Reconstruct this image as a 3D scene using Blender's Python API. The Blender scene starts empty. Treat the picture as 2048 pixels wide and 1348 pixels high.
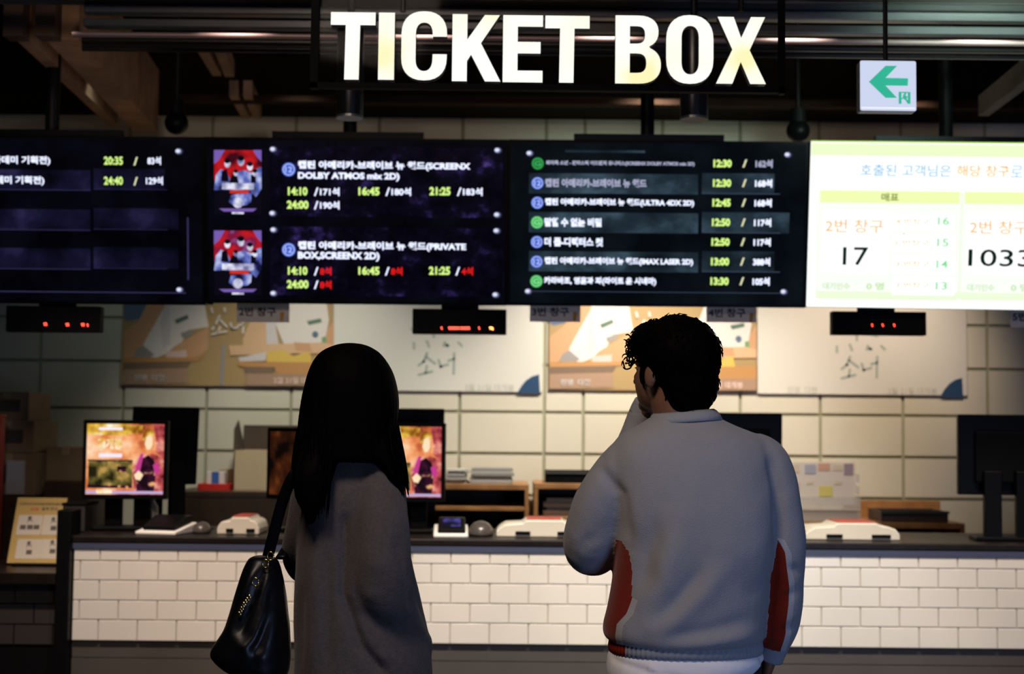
import bpy, bmesh, math, random
import numpy as np
from mathutils import Vector, Matrix

random.seed(7)
PI = math.pi
scene = bpy.context.scene
COL = scene.collection

# ------------------------------------------------------------------ camera
CAM = Vector((0.0, 0.0, 1.45))
F = 2048 * 50.0 / 36.0
PITCH = math.radians(3.62)
ROLL = math.radians(0.54)
R0 = Vector((1, 0, 0))
FWD = Vector((0, math.cos(PITCH), math.sin(PITCH)))
U0 = Vector((0, -math.sin(PITCH), math.cos(PITCH)))
CR = R0 * math.cos(ROLL) + U0 * math.sin(ROLL)
CU = -R0 * math.sin(ROLL) + U0 * math.cos(ROLL)
cd = bpy.data.cameras.new('camera')
cam = bpy.data.objects.new('camera', cd)
COL.objects.link(cam)
cam.matrix_world = Matrix(((CR.x, CU.x, -FWD.x, CAM.x), (CR.y, CU.y, -FWD.y, CAM.y),
                           (CR.z, CU.z, -FWD.z, CAM.z), (0, 0, 0, 1)))
cd.lens = 50.0
cd.sensor_width = 36.0
cd.clip_end = 100
cd.dof.use_dof = True
cd.dof.focus_distance = 3.32
cd.dof.aperture_fstop = 3.8
scene.camera = cam

# ------------------------------------------------------------------ world, view, lights
w = bpy.data.worlds.new('world')
scene.world = w
w.use_nodes = True
w.node_tree.nodes['Background'].inputs[0].default_value = (0.5, 0.6, 1.0, 1)
w.node_tree.nodes['Background'].inputs[1].default_value = 0.01
scene.view_settings.view_transform = 'Standard'
scene.view_settings.look = 'None'
scene.view_settings.exposure = 0.0
scene.view_settings.gamma = 1.0
scene.view_settings.use_curve_mapping = False
scene.cycles.use_denoising = True
scene.cycles.max_bounces = 8
scene.cycles.sample_clamp_indirect = 4.0


def light(name, kind, loc, target, power, color, size=0.1, spot=60, blend=0.8, size_y=None):
    d = bpy.data.lights.new(name, kind)
    d.energy = power
    d.color = color
    if kind == 'SPOT':
        d.spot_size = math.radians(spot)
        d.spot_blend = blend
        d.shadow_soft_size = size
    elif kind == 'AREA':
        d.size = size
        if size_y:
            d.shape = 'RECTANGLE'
            d.size_y = size_y
    else:
        d.shadow_soft_size = size
    o = bpy.data.objects.new(name, d)
    COL.objects.link(o)
    o.location = loc
    q = (Vector(target) - Vector(loc)).to_track_quat('-Z', 'Y')
    o.rotation_euler = q.to_euler()
    return o


# downlights over the staff side, washing the back wall
light('wall_spot_warm', 'SPOT', (0.72, 6.95, 3.2), (0.66, 8.3, 1.05), 410, (1.0, 0.91, 0.76), 0.12, 80, 1.0)
light('wall_spot_left', 'SPOT', (-1.1, 6.9, 3.2), (-1.1, 8.3, 0.65), 160, (1.0, 0.96, 0.80), 0.12, 74, 1.0)
light('wall_spot_cool', 'SPOT', (-2.0, 6.8, 3.1), (-2.3, 8.3, 1.5), 24, (0.86, 1.0, 0.88), 0.15, 70, 1.0)
light('wall_spot_right', 'SPOT', (2.0, 6.9, 3.2), (2.05, 8.3, 1.85), 190, (1.0, 0.80, 0.60), 0.12, 56, 1.0)
# a row of narrow downlights over the customer side, washing the tiled counter front
for k, (lx, lp, lc) in enumerate(((-1.8, 320, (1.0, 0.80, 0.65)), (-1.05, 190, (1.0, 0.80, 0.66)), (-0.35, 335, (1.0, 0.86, 0.72)), (0.35, 400, (1.0, 0.90, 0.76)),
                                  (1.05, 425, (1.0, 0.92, 0.78)), (1.75, 310, (1.0, 0.88, 0.75)), (2.5, 175, (1.0, 0.83, 0.70)))):
    light('counter_spot', 'SPOT', (lx, 4.9, 3.3), (lx, 6.2, 0.2), lp, lc, 0.05, 44, 1.0)
# the lobby behind the photographer
light('lobby_warm', 'AREA', (-0.7, 1.65, 3.5), (0.25, 3.4, 1.3), 42, (1.0, 0.80, 0.66), 0.7)
light('lobby_blue', 'AREA', (2.3, 0.1, 0.9), (0.3, 3.4, 1.0), 36, (0.40, 0.55, 1.0), 1.0)
# added out-of-view green spot that tints the ceiling bars at the right
light('added_green_spot', 'SPOT', (2.3, 3.4, 2.75), (1.72, 5.3, 3.0), 420, (0.70, 1.0, 0.82), 0.2, 24, 1.0)
# added fill spots, hidden by the screen row, that brighten the timbers and the top of the wall
light('rear_fill_left', 'SPOT', (-1.7, 6.45, 2.3), (-1.8, 8.2, 3.35), 4, (1.0, 0.80, 0.54), 0.05, 80, 1.0)
light('rear_fill_right', 'SPOT', (0.4, 6.45, 2.3), (0.2, 8.2, 3.3), 3, (1.0, 0.86, 0.66), 0.05, 80, 1.0)
light('beam_fill', 'SPOT', (-1.3, 4.7, 2.3), (-2.0, 6.7, 3.15), 17, (1.0, 0.78, 0.62), 0.08, 42, 1.0)  # unseen spot in front of the screens, added to brighten the long timbers


# ------------------------------------------------------------------ pixel helpers
def ray(px, py):
    x = (px - 1024.0) / F
    y = -(py - 674.0) / F
    return (CR * x + CU * y + FWD)


def P(px, py, Y):
    d = ray(px, py)
    return CAM + d * (Y / d.y)


def X(px, Y, py=1050):
    return P(px, py, Y).x


def Z(py, Y, px=1024):
    return P(px, py, Y).z


# ------------------------------------------------------------------ materials
MATS = {}


def srgb(r, g, b):
    def f(c):
        c = c / 255.0
        return c / 12.92 if c <= 0.04045 else ((c + 0.055) / 1.055) ** 2.4
    return (f(r), f(g), f(b), 1.0)


def new_mat(name):
    m = bpy.data.materials.new(name)
    m.use_nodes = True
    MATS[name] = m
    return m, m.node_tree, m.node_tree.nodes['Principled BSDF']


def mat(name, col, rough=0.6, metal=0.0, noise=0.0, nscale=20.0, bump=0.0, bscale=200.0, spec=0.5, sheen=0.0, coat=0.0):
    if name in MATS:
        return MATS[name]
    m, nt, b = new_mat(name)
    b.inputs['Base Color'].default_value = col
    b.inputs['Roughness'].default_value = rough
    b.inputs['Metallic'].default_value = metal
    b.inputs['Specular IOR Level'].default_value = spec
    b.inputs['Sheen Weight'].default_value = sheen
    b.inputs['Coat Weight'].default_value = coat
    tc = nt.nodes.new('ShaderNodeTexCoord')
    if noise > 0:
        n = nt.nodes.new('ShaderNodeTexNoise')
        n.inputs['Scale'].default_value = nscale
        n.inputs['Detail'].default_value = 4
        nt.links.new(tc.outputs['Object'], n.inputs['Vector'])
        r = nt.nodes.new('ShaderNodeMapRange')
        r.inputs['From Min'].default_value = 0.3
        r.inputs['From Max'].default_value = 0.7
        r.inputs['To Min'].default_value = 1 - noise
        r.inputs['To Max'].default_value = 1 + noise
        nt.links.new(n.outputs['Fac'], r.inputs['Value'])
        mx = nt.nodes.new('ShaderNodeMix')
        mx.data_type = 'RGBA'
        mx.blend_type = 'MULTIPLY'
        mx.inputs[0].default_value = 1.0
        mx.inputs[6].default_value = col
        nt.links.new(r.outputs['Result'], mx.inputs[7])
        nt.links.new(mx.outputs[2], b.inputs['Base Color'])
    if bump > 0:
        n2 = nt.nodes.new('ShaderNodeTexNoise')
        n2.inputs['Scale'].default_value = bscale
        n2.inputs['Detail'].default_value = 3
        nt.links.new(tc.outputs['Object'], n2.inputs['Vector'])
        bp = nt.nodes.new('ShaderNodeBump')
        bp.inputs['Strength'].default_value = bump
        bp.inputs['Distance'].default_value = 0.002
        nt.links.new(n2.outputs['Fac'], bp.inputs['Height'])
        nt.links.new(bp.outputs['Normal'], b.inputs['Normal'])
    return m


def emis(name, col, s=1.0, sample=False):
    if name in MATS:
        return MATS[name]
    m, nt, b = new_mat(name)
    b.inputs['Base Color'].default_value = (0.001, 0.001, 0.001, 1)
    b.inputs['Roughness'].default_value = 0.5
    b.inputs['Specular IOR Level'].default_value = 0.04
    b.inputs['Emission Color'].default_value = col
    b.inputs['Emission Strength'].default_value = s
    if not sample:
        m.cycles.emission_sampling = 'NONE'
    return m


def emis_noise(name, stops, s=1.0, scale=4.0, detail=5.0, stretch=(1, 1, 1), sample=False, rough=0.5):
    """a picture or smoke shown on a lit panel: noise through a colour ramp"""
    if name in MATS:
        return MATS[name]
    m, nt, b = new_mat(name)
    b.inputs['Base Color'].default_value = (0.001, 0.001, 0.001, 1)
    b.inputs['Roughness'].default_value = 0.4
    b.inputs['Specular IOR Level'].default_value = 0.04
    tc = nt.nodes.new('ShaderNodeTexCoord')
    mp = nt.nodes.new('ShaderNodeMapping')
    mp.inputs['Scale'].default_value = stretch
    n = nt.nodes.new('ShaderNodeTexNoise')
    n.inputs['Scale'].default_value = scale
    n.inputs['Detail'].default_value = detail
    n.inputs['Roughness'].default_value = rough
    r = nt.nodes.new('ShaderNodeValToRGB')
    e = r.color_ramp.elements
    while len(e) < len(stops):
        e.new(0.5)
    for k, (p, c) in enumerate(stops):
        e[k].position = p
        e[k].color = c
    nt.links.new(tc.outputs['Object'], mp.inputs['Vector'])
    nt.links.new(mp.outputs['Vector'], n.inputs['Vector'])
    nt.links.new(n.outputs['Fac'], r.inputs['Fac'])
    nt.links.new(r.outputs['Color'], b.inputs['Emission Color'])
    b.inputs['Emission Strength'].default_value = s
    if not sample:
        m.cycles.emission_sampling = 'NONE'
    return m


BLACK = mat('black_plastic', (0.004, 0.004, 0.0045, 1), 0.4, spec=0.08)
BLACKM = mat('black_matt', (0.0025, 0.0025, 0.003, 1), 0.7, spec=0.1)
BLACKMETAL = mat('black_metal', (0.005, 0.005, 0.006, 1), 0.45, 0.0, spec=.15)
DARKGREY = mat('dark_grey', (0.05, 0.05, 0.05, 1), 0.5)
WOOD = mat('orange_wood', (0.34, 0.16, 0.055, 1), 0.5, 0, 0.25, 14)
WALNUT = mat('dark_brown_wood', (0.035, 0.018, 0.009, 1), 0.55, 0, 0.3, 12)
BEAMWOOD = mat('beam_wood', (0.26, 0.155, 0.095, 1), 0.7, 0, 0.25, 9, spec=0.15)
PAPER = mat('paper', (0.72, 0.70, 0.66, 1), 0.8)
CARD = mat('cardboard', (0.42, 0.30, 0.18, 1), 0.85, 0, 0.08, 10)


# ------------------------------------------------------------------ scene helpers
def tag(o, label=None, cat=None, group=None, kind=None):
    if label:
        o['label'] = label
    if cat:
        o['category'] = cat
    if group:
        o['group'] = group
    if kind:
        o['kind'] = kind
    return o


def thing(name, label, cat, loc=(0, 0, 0), rotz=0.0, group=None):
    o = bpy.data.objects.new(name, None)
    o.empty_display_size = 0.1
    COL.objects.link(o)
    o.location = loc
    o.rotation_euler = (0, 0, rotz)
    return tag(o, label, cat, group)


def world_of(o):
    m = o.matrix_basis.copy()
    p = o.parent
    while p is not None:
        m = p.matrix_basis @ m
        p = p.parent
    return m


def link_mesh(name, me, mats, parent=None, smooth=False, world=False, label=None):
    o = bpy.data.objects.new(name, me)
    COL.objects.link(o)
    for m in (mats if isinstance(mats, (list, tuple)) else [mats]):
        me.materials.append(m)
    if parent is not None:
        o.parent = parent
        if world:
            me.transform(world_of(parent).inverted())
    if smooth:
        me.shade_smooth()
    if label:
        o['label'] = label
    return o


def obj(name, bm, mats, parent=None, smooth=False, world=False, label=None, bevel=0.0, seg=2):
    me = bpy.data.meshes.new(name)
    bm.normal_update()
    bm.to_mesh(me)
    bm.free()
    o = link_mesh(name, me, mats, parent, smooth, world, label)
    if bevel > 0:
        md = o.modifiers.new('bevel', 'BEVEL')
        md.width = bevel
        md.segments = seg
        md.limit_method = 'ANGLE'
    return o


def dup(root, loc, rotz=None, label=None, group=None):
    r = root.copy()
    COL.objects.link(r)
    r.location = loc
    if rotz is not None:
        r.rotation_euler = (0, 0, rotz)
    if label:
        r['label'] = label
    if group:
        r['group'] = group
    for ch in list(root.children):
        c = ch.copy()
        COL.objects.link(c)
        c.parent = r
        for g in list(ch.children):
            d = g.copy()
            COL.objects.link(d)
            d.parent = c
    return r


def bmn():
    return bmesh.new()


def box(bm, x0, x1, y0, y1, z0, z1, mi=0, M=None):
    vs = [Vector((x, y, z)) for z in (z0, z1) for y in (y0, y1) for x in (x0, x1)]
    if M is not None:
        vs = [M @ v for v in vs]
    v = [bm.verts.new(c) for c in vs]
    for q in ((0, 2, 3, 1), (4, 5, 7, 6), (0, 1, 5, 4), (2, 6, 7, 3), (0, 4, 6, 2), (1, 3, 7, 5)):
        f = bm.faces.new([v[i] for i in q])
        f.material_index = mi
    return bm


def bx(x0, x1, y0, y1, z0, z1):
    return box(bmn(), x0, x1, y0, y1, z0, z1)


def loft(bm, rings, cap=True, mi=0, closed=True):
    vr = [[bm.verts.new(p) for p in r] for r in rings]
    n = len(vr[0])
    for a, b in zip(vr[:-1], vr[1:]):
        for i in range(n if closed else n - 1):
            j = (i + 1) % n
            f = bm.faces.new((a[i], a[j], b[j], b[i]))
            f.material_index = mi
    if cap and closed:
        f = bm.faces.new(list(reversed(vr[0])))
        f.material_index = mi
        f = bm.faces.new(vr[-1])
        f.material_index = mi
    return bm


def tube(bm, pts, rad, n=12, mi=0, flat=1.0, cap=True, ref=None):
    pts = [Vector(p) for p in pts]
    rads = rad if isinstance(rad, (list, tuple)) else [rad] * len(pts)
    t0 = (pts[1] - pts[0]).normalized()
    nrm = Vector(ref) if ref is not None else (Vector((0, 0, 1)) if abs(t0.z) < 0.9 else Vector((0, 1, 0)))
    rings = []
    for i, p in enumerate(pts):
        if i == 0:
            t = pts[1] - pts[0]
        elif i == len(pts) - 1:
            t = pts[-1] - pts[-2]
        else:
            t = (pts[i + 1] - p).normalized() + (p - pts[i - 1]).normalized()
        t.normalize()
        nrm = (nrm - t * nrm.dot(t))
        if nrm.length < 1e-5:
            nrm = t.orthogonal()
        nrm.normalize()
        bi = t.cross(nrm)
        rings.append([p + (nrm * math.cos(2 * PI * k / n) + bi * (math.sin(2 * PI * k / n) * flat)) * rads[i] for k in range(n)])
    return loft(bm, rings, cap, mi)


def smooth_path(pts, m=6):
    """Catmull-Rom through the points (any dimension)"""
    a = [np.array(p, float) for p in pts]
    a = [2 * a[0] - a[1]] + a + [2 * a[-1] - a[-2]]
    out = []
    for i in range(1, len(a) - 2):
        for k in range(m):
            t = k / m
            p0, p1, p2, p3 = a[i - 1], a[i], a[i + 1], a[i + 2]
            out.append(0.5 * ((2 * p1) + (-p0 + p2) * t + (2 * p0 - 5 * p1 + 4 * p2 - p3) * t * t + (-p0 + 3 * p1 - 3 * p2 + p3) * t ** 3))
    out.append(a[-2])
    return out


def cyl(bm, c, r, z0, z1, n=24, mi=0, r2=None):
    r2 = r if r2 is None else r2
    loft(bm, [[Vector((c[0] + rr * math.cos(2 * PI * k / n), c[1] + rr * math.sin(2 * PI * k / n), z)) for k in range(n)]
              for rr, z in ((r, z0), (r2, z1))], True, mi)
    return bm


def lathe(bm, c, prof, n=28, mi=0):
    loft(bm, [[Vector((c[0] + max(r, 1e-4) * math.cos(2 * PI * k / n), c[1] + max(r, 1e-4) * math.sin(2 * PI * k / n), c[2] + z)) for k in range(n)]
              for r, z in prof], True, mi)
    return bm


def ellipsoid(bm, c, r, M=None, seg=20, rings=14, mi=0):
    rr = []
    for i in range(rings + 1):
        ph = -PI / 2 + PI * i / rings
        ring = []
        for k in range(seg):
            a = 2 * PI * k / seg
            cs = max(math.cos(ph), 0.02)
            v = Vector((r[0] * cs * math.cos(a), r[1] * cs * math.sin(a), r[2] * math.sin(ph)))
            if M is not None:
                v = M @ v
            ring.append(Vector(c) + v)
        rr.append(ring)
    return loft(bm, rr, True, mi)


def prism(bm, poly, y0, y1, mi=0, M=None):
    """a polygon in XZ given thickness along Y"""
    rings = [[Vector((x, y, z)) for x, z in poly] for y in (y1, y0)]
    if M is not None:
        rings = [[M @ v for v in r] for r in rings]
    return loft(bm, rings, True, mi)


# ------------------------------------------------------------------ flat lettering
_TX = {}


def text_geo(s, bold=0.0):
    k = (s, bold)
    if k not in _TX:
        cu = bpy.data.curves.new('t', 'FONT')
        cu.body = s
        cu.dimensions = '2D'
        cu.resolution_u = 3
        cu.offset = bold
        o = bpy.data.objects.new('t', cu)
        COL.objects.link(o)
        dg = bpy.context.evaluated_depsgraph_get()
        me = bpy.data.meshes.new_from_object(o.evaluated_get(dg))
        v = np.array([(p.co.x, p.co.y) for p in me.vertices])
        f = [tuple(p.vertices) for p in me.polygons]
        bpy.data.objects.remove(o)
        bpy.data.curves.remove(cu)
        bpy.data.meshes.remove(me)
        v = v - v.min(0)
        _TX[k] = (v / v.max(0), f, v.max(0)[0] / v.max(0)[1])
    return _TX[k]


class Flat:
    """a flat face (a screen, a sign, a print) that shapes and words are laid on in thin layers"""

    def __init__(self, tl, tr, bl):
        self.o = Vector(tl)
        self.u = (Vector(tr) - self.o)
        self.w = self.u.length
        self.u.normalize()
        d = Vector(bl) - self.o
        d -= self.u * d.dot(self.u)
        self.h = d.length
        self.v = d.normalized()
        self.n = self.u.cross(self.v)
        if self.n.dot(CAM - self.o) < 0:
            self.n = -self.n
        self.parts = {}
        self.lay = 0.0

    def loc(self, px, py):
        d = ray(px, py)
        t = (self.o - CAM).dot(self.n) / d.dot(self.n)
        q = CAM + d * t - self.o
        return (q.dot(self.u), q.dot(self.v))

    def pt(self, a, b, lift):
        return self.o + self.u * a + self.v * b + self.n * lift

    def part(self, name):
        if name not in self.parts:
            self.parts[name] = (bmn(), [])
        return self.parts[name]

    def mi(self, name, m):
        ms = self.part(name)[1]
        if m not in ms:
            ms.append(m)
        return ms.index(m)

    def poly(self, name, m, pts, lift, px=True):
        bm = self.part(name)[0]
        q = [self.loc(*p) for p in pts] if px else pts
        vs = [bm.verts.new(self.pt(a, b, lift)) for a, b in q]
        f = bm.faces.new(vs)
        f.normal_update()
        if f.normal.dot(self.n) < 0:
            f.normal_flip()
        f.material_index = self.mi(name, m)

    def rect(self, name, m, x0, y0, x1, y1, lift, rad=0, px=True):
        if px:
            a0, b0 = self.loc(x0, y0)
            a1, b1 = self.loc(x1, y1)
        else:
            a0, b0, a1, b1 = x0, y0, x1, y1
        if rad <= 0:
            self.poly(name, m, [(a0, b0), (a1, b0), (a1, b1), (a0, b1)], lift, False)
        else:
            pts = []
            for cx, cy, s in ((a1 - rad, b0 + rad, -PI / 2), (a1 - rad, b1 - rad, 0), (a0 + rad, b1 - rad, PI / 2), (a0 + rad, b0 + rad, PI)):
                for k in range(5):
                    a = s + PI / 2 * k / 4
                    pts.append((cx + rad * math.cos(a), cy + rad * math.sin(a)))
            self.poly(name, m, pts, lift, False)

    def disc(self, name, m, cx, cy, rpx, lift, rin=0.0, n=20, sy=1.0):
        a, b = self.loc(cx, cy)
        r = abs(self.loc(cx + rpx, cy)[0] - a)
        if rin <= 0:
            self.poly(name, m, [(a + r * math.cos(2 * PI * k / n), b + r * sy * math.sin(2 * PI * k / n)) for k in range(n)], lift, False)
        else:
            ri = r * rin
            for k in range(n):
                t0, t1 = 2 * PI * k / n, 2 * PI * (k + 1) / n
                self.poly(name, m, [(a + r * math.cos(t0), b + r * math.sin(t0)), (a + r * math.cos(t1), b + r * math.sin(t1)),
                                    (a + ri * math.cos(t1), b + ri * math.sin(t1)), (a + ri * math.cos(t0), b + ri * math.sin(t0))], lift, False)

    def text(self, name, m, s, x0, y0, x1, y1, lift, bold=0.02):
        a0, b0 = self.loc(x0, y0)
        a1, b1 = self.loc(x1, y1)
        v, f, asp = text_geo(s, bold)
        if '#' not in name and name in ('film_title', 'showtime', 'seat_count', 'queue_number', 'counter_text', 'waiting_text', 'header_text', 'menu_text'):
            self.n_ = getattr(self, 'n_', 0) + 1
            name = '%s#%d' % (name, self.n_)
        bm = self.part(name)[0]
        i = self.mi(name, m)
        vs = [bm.verts.new(self.pt(a0 + (a1 - a0) * p[0], b1 + (b0 - b1) * p[1], lift)) for p in v]
        for q in f:
            try:
                fc = bm.faces.new([vs[k] for k in q])
                fc.material_index = i
            except ValueError:
                pass

    def strokes(self, name, m, lines, wpx, lift):
        """brush lettering: each polyline becomes a ribbon"""
        for ln in lines:
            q = [self.loc(*p) for p in ln]
            a, b = self.loc(ln[0][0], ln[0][1])
            a2, _ = self.loc(ln[0][0] + wpx, ln[0][1])
            hw = abs(a2 - a) / 2
            for (x0, y0), (x1, y1) in zip(q[:-1], q[1:]):
                L = math.hypot(x1 - x0, y1 - y0) or 1e-6
                dx, dy = (x1 - x0) / L * hw, (y1 - y0) / L * hw
                self.poly(name, m, [(x0 - dx - dy, y0 - dy + dx), (x1 + dx - dy, y1 + dy + dx), (x1 + dx + dy, y1 + dy - dx), (x0 - dx + dy, y0 - dy - dx)], lift, False)

    def slab(self, bm, x0, y0, x1, y1, front, back, mi=0, px=True):
        """a solid block between two depths off this face"""
        if px:
            a0, b0 = self.loc(x0, y0)
            a1, b1 = self.loc(x1, y1)
        else:
            a0, b0, a1, b1 = x0, y0, x1, y1
        rings = [[self.pt(a, b, l) for a, b in ((a0, b0), (a1, b0), (a1, b1), (a0, b1))] for l in (back, front)]
        return loft(bm, rings, True, mi)

    def build(self, parent, names=None, labels=None):
        out = {}
        for k, (bm, ms) in self.parts.items():
            if names and k not in names:
                continue
            out[k] = obj(k.split('#')[0], bm, ms, parent, world=True, label=(labels or {}).get(k))
        self.parts = {}
        return out


# ------------------------------------------------------------------ setting
YC = 6.2        # counter front
YW = 8.3        # back wall
ZT = Z(1079, YC)   # worktop height
ZTILE0, ZTILE1 = Z(1289, YC), Z(1104, YC)
print('counter top', ZT, 'tile', ZTILE0, ZTILE1)

FLOORM = mat('floor_tile', (0.03, 0.028, 0.026, 1), 0.35, 0, 0.2, 3)
CEILM = mat('ceiling_black', (0.004, 0.0035, 0.003, 1), 0.9, 0, 0.2, 4, spec=0.05)
DARKWALL = mat('dark_wall', (0.03, 0.028, 0.028, 1), 0.8, 0, 0.1, 4)
ZTOP = 4.1
tag(obj('floor', bx(-5, 5, -3.5, 8.6, -0.1, 0), FLOORM), kind='structure')
tag(obj('ceiling', bx(-5, 5, -3.5, 8.6, ZTOP, ZTOP + 0.1), CEILM), kind='structure')
tag(obj('wall_left', bx(-5.1, -5, -3.5, 8.6, 0, ZTOP), DARKWALL), kind='structure')
tag(obj('wall_right', bx(5, 5.1, -3.5, 8.6, 0, ZTOP), DARKWALL), kind='structure')
tag(obj('wall_front', bx(-5.1, 5.1, -3.6, -3.5, 0, ZTOP), DARKWALL), kind='structure')

# back wall: large stack-bonded tiles over dark green-grey grout
TILEM = mat('wall_tile', (0.62, 0.58, 0.48, 1), 0.42, 0, 0.06, 1.6)
GROUT = mat('wall_grout', (0.33, 0.32, 0.22, 1), 0.9)
bm = box(bmn(), -5, 5, YW, YW + 0.15, 0, ZTOP, 1)
xs = []
for p in [-425, -258, -91, 78, 246, 413, 582, 750, 919, 1088, 1166, 1323, 1480, 1640, 1805, 1975, 2145, 2315, 2485]:
    xs.append(X(p, YW, 850))
zs = [Z(p, YW) for p in (1239, 1156, 1073, 990, 907, 824, 730, 643, 560, 477, 394, 311, 228)]
xs = [-4.95] + xs + [4.95]
for a, b in zip(xs[:-1], xs[1:]):
    for c, d in zip(zs[:-1], zs[1:]):
        g = 0.0095
        box(bm, a + g, b - g, YW - 0.012, YW, c + g, d - g, 0)
wb = obj('wall_back', bm, [TILEM, GROUT])
tag(wb, kind='structure')
# dark bulkhead above the tiles
tag(obj('trim_1', bx(-5, 5, 7.7, YW - 0.02, Z(238, 8.28), ZTOP), mat('bulkhead_brown', (0.008, 0.0045, 0.0025, 1), 0.7, 0, 0.2, 5, spec=0.05)), kind='structure')

# ------------------------------------------------------------------ ceiling: beams, bars, pipes
def beam_along(name, label, pxa, pya, Ya, pxb, pyb, Yb, w_, h_, m, cat='beam', group=None):
    """a straight timber with its lower left edge from one point to the other"""
    a, b = P(pxa, pya, Ya), P(pxb, pyb, Yb)
    o = tag(bpy.data.objects.new(name, bpy.data.meshes.new(name)), label, cat, group)
    bm = bmn()
    ex, ez = Vector((w_, 0, 0)), Vector((0, 0, h_))
    rings = [[p, p + ex, p + ex + ez, p + ez] for p in (a, b)]
    loft(bm, rings, True)
    bm.normal_update()
    bmesh.ops.recalc_face_normals(bm, faces=bm.faces)
    bm.to_mesh(o.data)
    bm.free()
    o.data.materials.append(m)
    COL.objects.link(o)
    return o


WB = 'wooden beams at the left of the ceiling'
beam_along('ceiling_beam', 'long brown ceiling timber, left one of the close pair running back at upper left', 32, 80, 5.6, 216, 250, 7.68, 0.055, 0.16, BEAMWOOD, group=WB)
beam_along('ceiling_beam', 'long brown ceiling timber, right one of the close pair at upper left, deeper side face', 92, 80, 5.6, 268, 262, 7.68, 0.13, 0.34, BEAMWOOD, group=WB)
WB2 = 'short timbers between the dark ceiling bars'
for k, (pa, pb) in enumerate((((396, 105, 6.2), (425, 152, 6.9)), ((430, 105, 6.2), (450, 154, 6.9)), ((458, 192, 7.1), (484, 236, 7.68)), ((486, 192, 7.1), (506, 236, 7.68)))):
    lab = ['left of the upper two short brown timbers seen left of the big lit sign', 'right of the upper two short brown timbers seen left of the big lit sign',
           'left of the lower two short brown timbers, just above the tall screens', 'right of the lower two short brown timbers, just above the tall screens'][k]
    beam_along('ceiling_beam', lab, pa[0], pa[1], pa[2], pb[0], pb[1], pb[2], 0.045, 0.08, BEAMWOOD, group=WB2)
for k, px in enumerate((16, 80)):
    a = P(px, 80, 5.58)
    o = tag(obj('hanging_post', bx(a.x, a.x + 0.078, 5.52, 5.60, a.z, ZTOP), mat('post_wood', (0.055, 0.026, 0.012, 1), 0.7, 0, 0.2, 9)),
            ['outermost short brown post hanging from the ceiling at the top left corner', 'short brown post hanging from the ceiling over the close pair of timbers'][k], 'post', 'hanging posts at the top left')
GREENBEAM = mat('grey_beam', (0.16, 0.17, 0.16, 1), 0.45, 0, 0.2, 8)
beam_along('ceiling_beam', 'grey metal ceiling beam slanting down at the right, lit green underneath', 2130, 100, 5.2, 1957, 232, 6.9, 0.05, 0.10, GREENBEAM)

# horizontal bars crossing the ceiling
BARM = mat('bar_grey_paint', (0.07, 0.072, 0.078, 1), 0.32, 0.2, 0.25, 3, bump=0.25, bscale=6)
PIPEM = mat('bar_dark', (0.018, 0.014, 0.012, 1), 0.35, 0.4)


def hbar(name, label, cat, py, Y, h_px, d, m, x0=-4.9, x1=4.9, group=None):
    z1 = Z(py, Y)
    z0 = Z(py + h_px, Y)
    o = obj(name, bx(x0, x1, Y, Y + d, z0, z1), m, bevel=0.004)
    return tag(o, label, cat, group)


xl = X(165, 5.3, 100)
hbar('ceiling_bar', 'upper of the two flat grey bars crossing behind the top of the big sign', 'ceiling bar', 16, 5.3, 17, 0.05, BARM, xl, group='flat grey ceiling bars')
hbar('ceiling_bar', 'lower of the two flat grey bars crossing behind the top of the big sign', 'ceiling bar', 44, 5.3, 16, 0.05, BARM, xl, group='flat grey ceiling bars')


def hpipe(label, py, Y, r, m, x0, x1, name='ceiling_pipe'):
    z = Z(py, Y)
    bm = tube(bmn(), [(x0, Y, z), (x1, Y, z)], r, 14)
    return tag(obj(name, bm, m, smooth=False), label, 'pipe', 'thin pipes across the ceiling')


SHINY = mat('pipe_metal', (0.34, 0.24, 0.24, 1), 0.5, 0.6)
hpipe('shiny thin pipe crossing the ceiling behind the letters of the big sign', 77, 5.25, 0.011, SHINY, X(145, 5.25, 75), 4.9)
hpipe('dull dark pipe just below the shiny pipe behind the big sign', 90, 5.35, 0.016, PIPEM, X(165, 5.35, 90), 4.9)
hpipe('lowest dark pipe of the three behind the letters of the big sign', 104, 5.45, 0.013, PIPEM, X(165, 5.45, 100), 4.9)
hbar('ceiling_bar', 'dark box channel crossing the ceiling above the flat grey bars', 'ceiling bar', -26, 5.2, 26, 0.12, PIPEM)
hbar('ceiling_bar', 'dark brown channel crossing the ceiling just above the tall screens', 'ceiling bar', 195, 7.2, 12, 0.08, mat('channel_brown', (0.02, 0.010, 0.006, 1), 0.8, spec=0.08), X(350, 7.2, 195))

# two cylinder downlights behind the sign
CANM = mat('can_black', (0.012, 0.013, 0.016, 1), 0.28, 0.3)


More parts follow.
